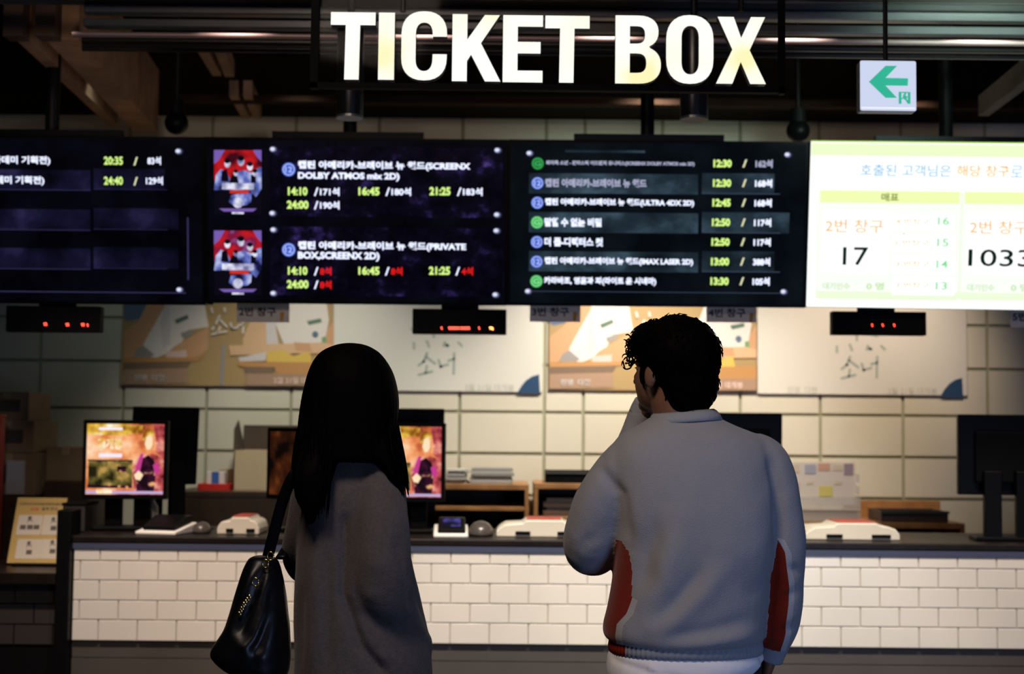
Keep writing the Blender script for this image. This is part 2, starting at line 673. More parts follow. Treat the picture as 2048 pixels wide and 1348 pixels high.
def can_light(px0, px1, py1, Y, label):
    c = P((px0 + px1) / 2, py1, Y)
    r = abs(X(px1, Y, py1) - X(px0, Y, py1)) / 2
    t = thing('cylinder_downlight', label, 'ceiling lamp', (c.x, c.y, c.z), group='cylinder downlights under the big sign')
    bm = bmn()
    lathe(bm, (0, 0, 0), [(r * 0.8, 0.05), (r * 0.8, 0.004), (r * 0.97, 0), (r, 0.006), (r, 0.33), (r * 0.94, 0.345), (0.02, 0.35)])
    obj('lamp_housing', bm, CANM, t, smooth=True)
    obj('stem', cyl(bmn(), (0, 0), 0.012, 0.34, ZTOP - c.z + 0.01), BLACKMETAL, t)
    bm = lathe(bmn(), (0, 0, 0), [(r * 0.99, 0.0), (r * 1.015, 0.0), (r * 1.015, 0.008), (r * 0.99, 0.008)])
    obj('rim', bm, mat('rim_grey', (0.25, 0.25, 0.25, 1), 0.35, 0.8), t)
    return t


can_light(672, 726, 237, 4.75, 'black cylinder downlight below the first letters of the big sign')
can_light(1360, 1416, 240, 4.75, 'black cylinder downlight below the last letters of the big sign')


def round_lamp(px, py, rpx, Y, label):
    c = P(px, py, Y)
    r = rpx * Y / F
    t = thing('round_lamp', label, 'ceiling lamp', (c.x, c.y, c.z - r), group='small round fixtures over the screens')
    ellip = ellipsoid(bmn(), (0, 0, r), (r, r, r * 0.98))
    obj('globe', ellip, BLACK, t, smooth=True)
    bm = cyl(bmn(), (0, 0), r * 0.72, 1.7 * r, 2.9 * r, 20, 0, r * 0.6)
    obj('collar', bm, BLACKMETAL, t)
    obj('stem', cyl(bmn(), (0, 0), 0.012, 2.8 * r, ZTOP - c.z + r + 0.005), BLACKMETAL, t)


round_lamp(353, 246, 24, 6.5, 'black round ceiling fixture at the end of the long brown timbers')
round_lamp(1596, 262, 24, 6.5, 'black round ceiling fixture above the corner of the bright white screen')

# ------------------------------------------------------------------ TICKET BOX sign
YS = 4.2
fs = Flat(P(625, -40, YS), P(1569, -29.6, YS), P(625, 176, YS))
a0 = P(625, 176, YS)
sg = thing('hanging_sign', 'big black framed sign reading TICKET BOX in lit white letters, hung from the ceiling', 'sign', (P(1096, 180, YS)))
fr = bmn()
fs.slab(fr, 625, -46, 636, 178, 0.014, -0.014)
fs.slab(fr, 1557, -36, 1569, 189, 0.014, -0.014)
fs.slab(fr, 0.0, fs.loc(625, 166)[1], fs.loc(1569, 180)[0], fs.loc(625, 177)[1], 0.014, -0.014, px=False)
fs.slab(fr, 0.0, fs.loc(625, -46)[1], fs.loc(1569, 180)[0], fs.loc(625, -36)[1], 0.014, -0.014, px=False)
obj('frame', fr, mat('sign_frame', (0.002, 0.002, 0.0022, 1), 0.5, spec=0.02), sg, world=True)
gm, nt, gb = new_mat('smoked_glass')
gb.inputs['Base Color'].default_value = (0.5, 0.5, 0.5, 1)
out = nt.nodes['Material Output']
tr = nt.nodes.new('ShaderNodeBsdfTransparent')
tr.inputs['Color'].default_value = (0.72, 0.70, 0.70, 1)
gl = nt.nodes.new('ShaderNodeBsdfGlossy')
gl.inputs['Roughness'].default_value = 0.05
mxs = nt.nodes.new('ShaderNodeMixShader')
mxs.inputs[0].default_value = 0.001
nt.links.new(tr.outputs[0], mxs.inputs[1])
nt.links.new(gl.outputs[0], mxs.inputs[2])
nt.links.new(mxs.outputs[0], out.inputs['Surface'])
fs.rect('glass_panel', gm, 634, -38, 1558, 176, -0.012)
fs.build(sg)
LETTERM = emis_noise('letter_light', [(0.45, (1.0, 1.0, 0.93, 1)), (0.62, (1.0, 0.98, 0.80, 1)), (0.76, (1.0, 0.90, 0.50, 1))], 1.05, 5.5, 1.0, sample=True)
LSIDE = mat('letter_side', (0.02, 0.02, 0.02, 1), 0.5)


def arc(cx, cy, rx, ry, a0_, a1_, n=14, e=2.3):
    o = []
    for k in range(n + 1):
        a = math.radians(a0_ + (a1_ - a0_) * k / n)
        c, s = math.cos(a), math.sin(a)
        o.append((cx + rx * math.copysign(abs(c) ** (2 / e), c), cy + ry * math.copysign(abs(s) ** (2 / e), s)))
    return o


LET = {
    'T': [[(0, 1), (0, .81), (.335, .81), (.32, 0), (.645, 0), (.66, .81), (1, .81), (1, 1)]],
    'I': [[(0, 0), (0, 1), (1, 1), (1, 0)]],
    'C': [arc(.5, .67, .5, .33, 0, 180) + arc(.5, .33, .5, .33, 180, 360) + [(1, .38), (.69, .38)] +
          list(reversed(arc(.5, .31, .185, .175, 180, 360))) + list(reversed(arc(.5, .67, .185, .165, 0, 180))) + [(.69, .633), (1, .633)]],
    'K': [[(0, 0), (0, 1), (.307, 1), (.307, .62), (.664, .99), (.974, .99), (.59, .569), (1, 0), (.68, 0), (.39, .396), (.307, .302), (.307, 0)]],
    'E': [[(0, 0), (0, 1), (1, 1), (1, .83), (.37, .83), (.37, .603), (.945, .603), (.945, .43), (.37, .43), (.37, .175), (1, .175), (1, 0)]],
    'B': [[(0, 0), (0, 1)] + arc(.5, .76, .445, .24, 90, -60, 12) + [(.76, .523)] + arc(.5, .275, .5, .275, 55, -90, 14),
          [(.318, .843)] + arc(.47, .715, .18, .128, 90, -90, 10, 2.6) + [(.318, .586)],
          [(.318, .443)] + arc(.47, .30, .21, .143, 90, -90, 10, 2.6) + [(.318, .157)]],
    'O': [arc(.5, .64, .5, .36, 0, 180) + arc(.5, .36, .5, .36, 180, 360), arc(.508, .66, .183, .182, 0, 180) + arc(.508, .32, .183, .182, 180, 360)],
    'X': [[(.03, 1), (.354, 1), (.504, .686), (.70, 1), (.985, 1), (.673, .503), (1, 0), (.685, 0), (.496, .328), (.327, 0), (0, 0), (.327, .51)]],
}


def letter(ch, px0, py0, px1, py1):
    cu = bpy.data.curves.new('l', 'CURVE')
    cu.dimensions = '2D'
    cu.fill_mode = 'BOTH'
    cu.extrude = 0.5
    for poly in LET[ch]:
        sp = cu.splines.new('POLY')
        sp.points.add(len(poly) - 1)
        for q, (x, y) in zip(sp.points, poly):
            q.co = (x, y, 0, 1)
        sp.use_cyclic_u = True
    o = bpy.data.objects.new('l', cu)
    COL.objects.link(o)
    dg = bpy.context.evaluated_depsgraph_get()
    me = bpy.data.meshes.new_from_object(o.evaluated_get(dg))
    bpy.data.objects.remove(o)
    a_0, b_0 = fs.loc(px0, py0)
    a_1, b_1 = fs.loc(px1, py1)
    bm = bmn()
    bm.from_mesh(me)
    bpy.data.meshes.remove(me)
    bm.normal_update()
    for f in bm.faces:
        f.material_index = 0 if f.normal.z > 0.5 else 1
    for v in bm.verts:
        x, y, z = v.co
        v.co = fs.pt(a_0 + (a_1 - a_0) * x, b_1 + (b_0 - b_1) * y, 0.008 + 0.03 * z)
    return obj('letter', bm, [LETTERM, LSIDE], sg, world=True)


for ch, bx_ in zip('TICKETBOX', ((664, 28.5, 750.5, 163.5), (759.5, 29.5, 789, 163.5), (805, 26.4, 893.5, 165), (906, 32.5, 1001, 167), (1006.7, 34.5, 1084.5, 168.8),
                                 (1090.5, 35.5, 1177.5, 169.6), (1230, 35, 1320, 171.5), (1331, 34, 1424.5, 172), (1430, 37.8, 1529, 172))):
    letter(ch, *bx_)
for px in (806, 1484):
    c = P(px, -40, YS)
    obj('hanger_rod', cyl(bmn(), (c.x, c.y + 0.02), 0.009, P(px, 20, YS).z, ZTOP + 0.005, 10), BLACKMETAL, sg, world=True)

# ------------------------------------------------------------------ exit arrow sign
YE = 4.5
fe = Flat(P(1720, 121, YE), P(1832, 122.3, YE), P(1719.5, 221, YE))
ex = thing('exit_sign', 'white lit exit sign with a green arrow and small running figure', 'sign', P(1776, 222, YE))
eb = bmn()
fe.slab(eb, 0, 0, fe.w, fe.h, -0.004, -0.05, px=False)
obj('housing', eb, mat('sign_case', (0.10, 0.11, 0.11, 1), 0.4), ex, world=True, bevel=0.004)
EW = emis('exit_white', srgb(206, 215, 240), 1.0, True)
EG = emis('exit_green', srgb(52, 182, 150), 1.0)
fe.rect('face_panel', EW, 0, 0, fe.w, fe.h, 0.0, 0.006, px=False)
fe.rect('face_panel', emis('exit_edge', srgb(240, 242, 255), 1.0), 0.004, fe.h - 0.012, fe.w - 0.004, fe.h - 0.006, 0.0006, px=False)


def ep(x, y):
    return (1700 + x / 10.787, 110 + y / 10.784)


fe.poly('arrow', EG, [ep(405, 580), ep(765, 235), ep(1015, 235), ep(765, 495), ep(1250, 505), ep(1245, 665), ep(765, 660), ep(1010, 925), ep(765, 925)], 0.001)
fe.rect('running_figure', EG, *ep(1048, 795), *ep(1108, 1055), 0.001)
fe.rect('running_figure', EG, *ep(1245, 800), *ep(1303, 1055), 0.001)
fe.rect('running_figure', EG, *ep(1108, 795), *ep(1245, 822), 0.001)
fe.poly('running_figure', EG, [ep(1140, 850), ep(1185, 870), ep(1230, 960), ep(1290, 1050), ep(1245, 1055), ep(1190, 970), ep(1150, 950)], 0.001)
fe.poly('running_figure', EG, [ep(1190, 870), ep(1240, 900), ep(1240, 935), ep(1200, 910)], 0.001)
fe.poly('running_figure', EG, [ep(1108, 930), ep(1150, 900), ep(1150, 930), ep(1112, 960)], 0.001)
fe.disc('running_figure', EG, *ep(1185, 845), 2.4, 0.0012)
fe.build(ex)
c = P(1776, 122, YE)
obj('hanger_rod', cyl(bmn(), (c.x, c.y + 0.03), 0.008, c.z - 0.01, ZTOP + 0.005, 10), BLACKMETAL, ex, world=True)

# ------------------------------------------------------------------ the four big screens
WHT = emis('screen_white', srgb(228, 234, 255), 1.3)
GRN = emis('screen_green', srgb(206, 240, 130), 1.2)
RED = emis('screen_red', srgb(235, 28, 30), 1.0)
DIMW = emis('screen_white_dim', srgb(170, 172, 200), 1.0)
SLASH = emis('screen_slash', srgb(225, 226, 180), 1.0)
RIVET = mat('rivet', (0.5, 0.5, 0.6, 1), 0.3, 0.8)


def screen(name, label, tl, tr, bl, basem, bezel=0.012):
    f = Flat(tl, tr, bl)
    c = (f.pt(f.w / 2, f.h, -0.03))
    t = thing(name, label, 'screen', (c.x, c.y, c.z), group='row of big screens over the counter')
    hb = bmn()
    f.slab(hb, 0.0, 0.0, f.w, f.h, -0.002, -0.06, px=False)
    obj('housing', hb, BLACK, t, world=True)
    f.rect('display_panel', basem, bezel, bezel, f.w - bezel, f.h - bezel, 0.0, px=False)
    mb = bmn()
    # ceiling mount: a flat plate on the top edge and a pole
    f.slab(mb, f.w * 0.22, -0.028, f.w * 0.72, 0.002, -0.02, -0.07, px=False)
    p = f.pt(f.w * 0.47, 0.1, -0.09)
    cyl(mb, (p.x, p.y), 0.03, p.z, ZTOP + 0.01, 16)
    q = f.pt(f.w * 0.47, 0.3, -0.055)
    box(mb, p.x - 0.2, p.x + 0.2, p.y - 0.04, p.y + 0.03, q.z - 0.1, p.z + 0.1)
    obj('ceiling_mount', mb, BLACKMETAL, t, world=True)
    bb = bmn()
    f.slab(bb, f.w - 0.03, 0.0, f.w + 0.02, f.h, -0.064, -0.07, px=False)  # added black strip that blocks wall light in the gap between screens
    obj('gap_blocker', bb, BLACKM, t, world=True)
    return f, t


def rivets(f, pts):
    """lit metal stud graphics drawn in the corners of the display"""
    hl = emis('stud_light', srgb(225, 230, 250), 1.0)
    md = emis('stud_mid', srgb(120, 125, 165), 1.0)
    dk = emis('stud_dark', srgb(40, 42, 62), 1.0)
    for k, (x, y) in enumerate(pts):
        n = 'stud_graphic#%d' % k
        f.disc(n, dk, x, y, 8.5, 0.001, n=14, sy=.8)
        f.disc(n, md, x - 1, y - .5, 6.5, 0.0016, n=14, sy=.8)
        f.disc(n, hl, x - 2, y - 1, 4.6, 0.0022, n=12, sy=.8)


PURPLE = emis_noise('smoke_purple', [(0.42, srgb(3, 2, 9)), (0.57, srgb(11, 8, 25)), (0.66, srgb(40, 30, 78)), (0.76, srgb(96, 80, 150))], 1.0, 8.0, 7, (1, 1, 1.2), rough=.66)
NAVY = emis_noise('smoke_navy', [(0.35, srgb(5, 5, 13)), (0.55, srgb(20, 19, 44)), (0.75, srgb(48, 44, 84))], 1.0, 5.0, 5)
TEAL = emis_noise('smoke_teal', [(0.3, srgb(10, 16, 22)), (0.52, srgb(32, 46, 56)), (0.72, srgb(66, 88, 102))], 1.0, 5.0, 5, (1, 1, 1.4))
PANELBLK = emis_noise('panel_black', [(0.4, srgb(2, 2, 6)), (0.7, srgb(8, 8, 18))], 1.0, 5.0, 3)
PANELTEAL = emis_noise('panel_black_teal', [(0.4, srgb(3, 6, 9)), (0.7, srgb(10, 17, 22))], 1.0, 5.0, 3)
LINE = emis('panel_line', srgb(52, 48, 86), 1.0)
LINET = emis('panel_line_teal', srgb(58, 70, 88), 1.0)

# far left screen
f, s1 = screen('timetable_screen', 'far left timetable screen, mostly dark with two lines of film times', P(-196, 268.5, 6.05), P(408.5, 274, 6.05), P(-193, 605, 6.15), PANELBLK)
for y0, y1 in ((337, 380), (416, 460), (494, 538)):
    f.rect('row_band#%d' % len(f.parts), NAVY, -180, y0, 181, y1, 0.0006)
    f.rect('row_band#%d' % len(f.parts), NAVY, 187, y0, 357 - (0 if y0 > 400 else 27), y1, 0.0006)
    f.rect('row_band#%d' % len(f.parts), LINE, -180, y1 - 2, 181, y1, 0.001)
    f.rect('row_band#%d' % len(f.parts), LINE, 187, y1 - 2, 335, y1, 0.001)
f.rect('row_band#%d' % len(f.parts), LINE, -180, 582, 372, 585, 0.001)
f.poly('row_band#%d' % len(f.parts), LINE, [(374, 435), (377, 435), (378, 560), (375, 560)], 0.001)
rivets(f, [(358, 303), (360, 580), (-180, 300), (-180, 577)])
for k, y in enumerate((311, 351)):
    f.text('film_title', WHT, '아카데미 기획전)', (-32, -44)[k], y, (101, 89)[k], y + 20, 0.002, 0.035)
    f.text('showtime', GRN, ('20:35', '24:40')[k], 208, y + 2, 246, y + 19, 0.002, 0.03)
    f.text('showtime', SLASH, '/', 267, y + 3, 276, y + 20, 0.002, 0.03)
    f.text('seat_count', WHT, ('83석', '129석')[k], (295, 292)[k], y + 2, (322, 326)[k], y + 19, 0.002, 0.03)
f.build(s1)

# film screen with two posters
f, s2 = screen('film_screen', 'purple tinted film screen with two small posters and times', P(409, 273.5, 6.05), P(1016, 279, 6.05), P(409.5, 606, 6.15), PANELBLK)
f.rect('info_panel#1', PURPLE, 540, 292, 1005, 436, 0.0006)
f.rect('info_panel#2', PURPLE, 540, 453, 1005, 594, 0.0006)
PRED = emis_noise('poster_red', [(0.35, srgb(60, 10, 24)), (0.5, srgb(196, 26, 30)), (0.62, srgb(120, 22, 60)), (0.75, srgb(150, 110, 190))], 1.0, 9.0, 3)
PBLU = emis_noise('poster_blue', [(0.35, srgb(20, 22, 60)), (0.5, srgb(96, 110, 190)), (0.7, srgb(214, 222, 250))], 1.0, 16.0, 4)
PLIT = emis_noise('poster_pale', [(0.35, srgb(110, 112, 160)), (0.6, srgb(232, 232, 250))], 1.0, 22.0, 3)
PDRK = emis('poster_dark', srgb(10, 8, 20), 1.0)
PSTRIP = emis('poster_red_strip', srgb(206, 50, 36), 1.0)
PLAV = emis('poster_lavender', srgb(120, 92, 176), 1.0)
for oy in (0, 161):
    n = 'poster_picture#%d' % oy
    X0, Y0 = 428, 300 + oy

    def q(x, y):
        return (X0 + x, Y0 + y)
    f.rect(n, PDRK, *q(0, 0), *q(95, 130), 0.0006)
    f.rect(n, PRED, *q(0, 0), *q(95, 62), 0.001)
    f.poly(n, PLAV, [q(0, 0), q(22, 0), q(10, 20), q(0, 28)], 0.0012)
    f.poly(n, PLAV, [q(78, 0), q(95, 0), q(95, 24), q(86, 14)], 0.0012)
    f.poly(n, PBLU, [q(0, 80), q(4, 50), q(14, 38), q(26, 44), q(34, 60), q(46, 44), q(60, 40), q(76, 46), q(88, 36), q(95, 34), q(95, 78), q(84, 94), q(70, 80), q(20, 80)], 0.0015)
    f.poly(n, PDRK, [q(14, 62), q(16, 42), q(26, 38), q(30, 64)], 0.002)
    f.poly(n, PDRK, [q(30, 66), q(36, 50), q(46, 50), q(50, 66)], 0.002)
    f.poly(n, PDRK, [q(74, 66), q(74, 50), q(84, 48), q(84, 66)], 0.002)
    for cx, cy, r in ((27, 27, 6), (54, 22, 7), (72, 33, 6), (44, 46, 4.5), (82, 46, 5)):
        f.disc(n, PLIT, *q(cx, cy), r, 0.0025, n=12, sy=1.4)
        f.disc(n, PDRK, *q(cx, cy - r * .8), r, 0.0028, n=12, sy=.8)
    f.rect(n, PLIT, *q(16, 66), *q(80, 79), 0.003)
    f.rect(n, PSTRIP, *q(32, 80), *q(70, 87), 0.003)
    f.poly(n, PBLU, [q(30, 104), q(34, 90), q(50, 88), q(76, 86), q(74, 104), q(66, 110), q(40, 112)], 0.0022)
    f.disc(n, PLIT, *q(48, 106), 10, 0.003, sy=1.0)
    f.poly(n, PLAV, [q(10, 117), q(86, 117), q(78, 123), q(20, 123)], 0.003)
    f.rect(n, PLIT, *q(36, 124), *q(60, 128), 0.003)
rivets(f, [(547, 299), (996, 301), (546, 427), (995, 430), (548, 460), (994, 462), (548, 587), (992, 590)])
BADGEB = emis('badge_blue', srgb(66, 96, 205), 1.0)
BADGEL = emis('badge_blue_light', srgb(185, 202, 255), 1.0)
BADGEG = emis('badge_green', srgb(70, 176, 92), 1.0)
BADGEGL = emis('badge_green_light', srgb(140, 232, 150), 1.0)
BADGED = emis('badge_green_dark', srgb(18, 112, 50), 1.0)


def badge(f, cx, cy, r, m, ml, tx):
    k = 'age_badge#%d' % cy
    f.disc(k, m, cx, cy, r, 0.0012, n=24)
    f.disc(k, ml, cx, cy, r * .86, 0.0018, rin=.84, n=24)
    f.text(k, ml, tx, cx - r * .5, cy - r * .42, cx + r * .5, cy + r * .42, 0.002, 0.02)


badge(f, 577.5, 339, 14, BADGEB, BADGEL, '12')
badge(f, 577.5, 499.5, 14, BADGEB, BADGEL, '12')
T1 = '캡틴 아메리카-브레이브 뉴 월드('
f.text('film_title', WHT, T1 + 'SCREENX', 596, 321, 941, 343, 0.002, 0.045)
f.text('film_title', WHT, 'DOLBY ATMOS mix 2D)', 596, 344, 799, 363, 0.002, 0.045)
f.text('film_title', WHT, T1 + 'PRIVATE', 596, 482, 932, 504, 0.002, 0.045)
f.text('film_title', WHT, 'BOX,SCREENX 2D)', 596, 503, 759, 523, 0.002, 0.045)
for y, row in ((374, (('14:10', 576, 615, '171석', 640, 679), ('16:45', 717, 759, '180석', 783, 822), ('21:25', 859, 901, '183석', 926, 965))),
               (401, (('24:00', 574, 617, '190석', 640, 679),)),
               (533, (('14:10', 576, 615, '8석', 640, 663), ('16:45', 717, 759, '8석', 782, 805), ('21:25', 858, 900, '4석', 923, 946))),
               (560, (('24:00', 574, 617, '8석', 640, 663),))):
    for a, x0, x1, b, x2, x3 in row:
        f.text('showtime', GRN, a, x0, y, x1, y + 17, 0.002, 0.04)
        f.text('seat_count', WHT, '/', x2 - 12, y + 1, x2 - 3, y + 18, 0.002, 0.02)
        f.text('seat_count', WHT if y < 500 else RED, b, x2, y + 1, x3, y + 18, 0.002, 0.034)
f.build(s2)

# list screen
f, s3 = screen('list_screen', 'teal tinted screen listing seven films with round badges', P(1016.6, 278.5, 6.05), P(1618, 283.5, 6.05), P(1016.6, 611, 6.15), PANELTEAL)
for y0, y1 in ((346, 389), (424, 467), (502, 545)):
    f.rect('row_band#%d' % len(f.parts), TEAL, 1058, y0, 1396, y1, 0.0006)
    f.rect('row_band#%d' % len(f.parts), TEAL, 1404, y0, 1578 - (30 if y0 < 400 or y0 > 500 else 0), y1, 0.0006)
    f.rect('row_band#%d' % len(f.parts), LINET, 1058, y1 - 3, 1396, y1, 0.001)
    f.rect('row_band#%d' % len(f.parts), LINET, 1404, y1 - 3, 1560, y1, 0.001)
f.rect('row_band#%d' % len(f.parts), LINET, 1060, 583, 1575, 586, 0.001)
f.rect('row_band#%d' % len(f.parts), TEAL, 1130, 300, 1290, 306, 0.001)
rivets(f, [(1060, 307), (1576, 310), (1057, 583), (1568, 584)])
ROWS = [('g', '퇴마록 소년 - 판타스틱 어드벤처 유니버스(SCREENX DOLBY ATMOS mix 2D)', 1092, 1389, '12:30', '162석'),
        ('b', '캡틴 아메리카-브레이브 뉴 월드', 1090, 1293, '12:30', '168석'),
        ('b', T1 + 'ULTRA 4DX 2D)', 1090, 1388, '12:45', '168석'),
        ('h', '말할 수 없는 비밀', 1089, 1203, '12:50', '117석'),
        ('b', '더 폴-디렉터스 컷', 1089, 1206, '12:50', '117석'),
        ('b', T1 + 'IMAX LASER 2D)', 1089, 1386, '13:00', '388석'),
        ('h', '카라바조, 영혼과 피(라이트 온 시네마)', 1088, 1312, '13:30', '105석')]
for k, (bd, tx, x0, x1, tm, seat) in enumerate(ROWS):
    y = 327 + 39.25 * k
    cx = 1075.5 - 0.45 * k
    if bd == 'b':
        badge(f, cx, y, 12.5, BADGEB, BADGEL, '12')
    else:
        badge(f, cx, y, 12.5, BADGED if bd == 'g' else BADGEG, BADGEG if bd == 'g' else BADGEGL, 'G')
    hh = 6.5 if k == 0 else 9.5
    f.text('film_title', DIMW if k < 2 else WHT, tx, x0, y - hh, x1, y + hh, 0.002, 0.05)
    f.text('showtime', GRN, tm, 1427 - k, y - 8, 1463 - k, y + 8, 0.002, 0.05)
    f.text('showtime', SLASH, '/', 1485 - k, y - 8, 1494 - k, y + 8, 0.002, 0.04)
    f.text('seat_count', DIMW if k == 0 else WHT, seat, 1511 - k, y - 8, 1545 - k, y + 9, 0.002, 0.05)
f.build(s3)

# queue number screen
QBASE = emis('queue_white', (0.97, 1.0, 0.95, 1), 1.25, True)
f, s4 = screen('queue_screen', 'bright white and lime screen with queue numbers 17 and 1033', P(1621, 282.5, 6.05), P(2228, 288.5, 5.99), P(1613, 614, 6.15), QBASE, 0.002)
QTOP = emis('queue_lime_pale', srgb(240, 255, 205), 1.0)
QEDGE = emis('queue_lime_edge', srgb(206, 255, 120), 1.0)
QHEAD = emis('queue_lime', srgb(244, 255, 182), 1.0)
QBOX = emis('queue_box', srgb(253, 255, 249), 1.0)
QFOOT = emis('queue_foot', srgb(240, 254, 222), 1.0)
QWH = emis('queue_pure', (1, 1, 1, 1), 1.2)
QB = emis('queue_blue_text', srgb(150, 196, 232), 1.0)
QO = emis('queue_peach_text', srgb(255, 188, 120), 1.0)
QK = emis('queue_black_text', srgb(6, 30, 18), 1.0)
QG = emis('queue_green_text', srgb(128, 224, 150), 1.0)
QGP = emis('queue_palegreen_text', srgb(188, 232, 160), 1.0)
QD = emis('queue_olive_text', srgb(120, 140, 40), 1.0)
f.rect('header_band', QTOP, 1623, 286, 2226, 317, 0.0006)
f.rect('header_band', QEDGE, 1622, 283, 2228, 287, 0.0007)
f.text('header_text', QB, '호출된 고객님은', 1721, 328, 1902, 354, 0.002, 0.012)
f.text('header_text', QO, '해당 창구', 1914, 330, 2018, 354, 0.002, 0.012)
f.text('header_text', QB, '로', 2022, 331, 2045, 355, 0.002, 0.0)
f.text('header_text', QB, '오십시오', 2056, 331, 2150, 355, 0.002, 0.0)
for k, ox in enumerate((0, 289)):
    dy = 3 * k
    f.rect('number_box#%d' % k, QFOOT, 1636 + ox, 381 + dy, 1917 + ox, 602 + dy, 0.0006, 0.012)
    f.rect('number_box#%d' % k, QBOX, 1637 + ox, 384 + dy, 1916 + ox, 586 + dy, 0.0009, 0.01)
    f.rect('number_box#%d' % k, QHEAD, 1641 + ox, 380 + dy, 1919 + ox, 408 + dy, 0.0012)
    f.rect('number_box#%d' % k, QWH, 1645 + ox, 420 + dy, 1776 + ox, 548 + dy, 0.0012, 0.006)
    for r_ in range(4):
        f.rect('number_box#%d' % k, QWH, 1784 + ox, 425 + 43 * r_ + dy, 1908 + ox, 462 + 43 * r_ + dy, 0.0012, 0.006)
    f.text('counter_text', QO, '2번 창구', 1651 + ox, 438 + dy, 1766 + ox, 466 + dy, 0.002, 0.006)
    f.text('queue_number', QK, ('17', '1033')[k], (1686, 1937 - 0)[k], (494, 498)[k], (1736, 2062)[k], (531, 534)[k], 0.002, 0.008)
    f.text('waiting_text', QGP, '대기인수', 1646 + ox, 565 + dy, 1699 + ox, 579 + dy, 0.002, 0.01)
    f.text('waiting_text', QGP, '0 명', 1733 + ox, 565 + dy, 1767 + ox, 580 + dy, 0.002, 0.02)
    for r_ in range(4):
        f.text('counter_text', QO, '%d 번창구:' % (4, 1, 3, 3)[r_], 1792 + ox, 437 + 42.5 * r_ + dy, 1862 + ox, 449 + 42.5 * r_ + dy, 0.002, 0.0)
        if k == 0:
            f.text('queue_number', QG, str(16 - r_), 1876 - r_ * 1.5, 434 + 43.2 * r_, 1898 - r_ * 1.5, 450 + 43.2 * r_, 0.002, 0.012)
f.text('counter_text', QD, '매표', 1763, 386, 1797, 403, 0.002, 0.02)
f.build(s4)

# ------------------------------------------------------------------ red LED displays and window number cards under the screens
LEDM = emis('led_red', (1.0, 0.05, 0.03, 1), 9.0)
LEDO = emis('led_orange', (1.0, 0.22, 0.05, 1), 12.0)
YL = 6.165


def led(x0, y0, x1, y1, dots, label):
    fl = Flat(P(x0, y0, YL), P(x1, y0 + (x1 - x0) * .0095, YL), P(x0 - .3, y1, YL))
    c = fl.pt(fl.w / 2, fl.h, 0)
    t = thing('led_display', label, 'led display', (c.x, c.y, c.z), group='red led displays under the screens')
    b_ = bmn()
    fl.slab(b_, 0, 0, fl.w, fl.h, -0.002, -0.058, px=False)
    obj('housing', b_, BLACKM, t, world=True, bevel=0.003)
    b_ = bmn()
    fl.slab(b_, fl.w * .3, -0.08, fl.w * .7, 0.01, -0.058, -0.07, px=False)
    obj('hanger_bracket', b_, BLACKMETAL, t, world=True)
    for x, y, n_, m in dots:
        for k in range(n_):
            fl.disc('led_dot#%d' % x, m, x + k * 3.2, y, 1.25, 0.001, n=8)
            fl.disc('led_dot#%d' % x, m, x + k * 3.2 + .8, y + 3, 1.1, 0.001, n=8)
    fl.build(t)


led(12, 611, 201, 663, [(89, 647, 2, LEDM), (133, 648, 2, LEDM), (164, 648, 2, LEDM), (175, 649, 1, LEDM)], 'black led display at the left end with three faint red dots')
led(825, 617, 1013, 667, [(883, 655, 1, LEDM), (898, 655, 7, LEDM), (922, 655, 6, LEDM), (958, 655, 1, LEDM), (980, 655, 2, LEDO), (985, 656, 1, LEDO)], 'black led display with a dashed red line, left of centre')
led(1665, 622, 1853, 669, [(1744, 649, 1, LEDM), (1765, 649, 1, LEDM), (1788, 649, 1, LEDM)], 'black led display with three round red dots, below the white screen')

CARDW = mat('number_card_white', (0.80, 0.79, 0.80, 1), 0.6)
nt = CARDW.node_tree
b_ = nt.nodes['Principled BSDF']
tl_ = nt.nodes.new('ShaderNodeBsdfTranslucent')
tl_.inputs['Color'].default_value = (0.8, 0.78, 0.76, 1)
mx_ = nt.nodes.new('ShaderNodeMixShader')
mx_.inputs[0].default_value = 0.4
nt.links.new(b_.outputs[0], mx_.inputs[1])
nt.links.new(tl_.outputs[0], mx_.inputs[2])
nt.links.new(mx_.outputs[0], nt.nodes['Material Output'].inputs['Surface'])
CARDK = mat('number_card_ink', (0.03, 0.03, 0.04, 1), 0.6)
CARDO = mat('number_card_orange', (0.6, 0.27, 0.04, 1), 0.6)
for x0, x1, y0, y1, nn, lb in ((474, 579, 606, 644, '2', 'left of the woman'), (1060, 1161, 606, 643, '3', 'left of the man'), (1413, 1512, 608, 644, '4', 'right of the man'),
                               (2021, 2122, 616, 655, '5', 'at the right end')):
    fl = Flat(P(x0, y0 - 8, 6.22), P(x1, y0 - 8 + (x1 - x0) * .0095, 6.22), P(x0, y1, 6.22))
    c = fl.pt(fl.w / 2, fl.h, 0)
    t = thing('number_card', 'small white hanging card reading counter number %s in Korean, %s' % (nn, lb), 'sign', (c.x, c.y, c.z), group='counter number cards under the screens')
    b_ = bmn()
    fl.slab(b_, 0, 0, fl.w, fl.h, 0, -0.006, px=False)
    obj('card', b_, CARDW, t, world=True)
    fl.text('card_text', CARDK, nn + '번 창구', x0 + 4, y0 + 8, x0 + 78, y0 + 27, 0.001, 0.03)
    fl.poly('card_text', CARDO, [(x0 + 86, y0 + 18), (x0 + 95, y0 + 18), (x0 + 92, y0 + 36), (x0 + 86, y0 + 36)], 0.001)
    fl.build(t)

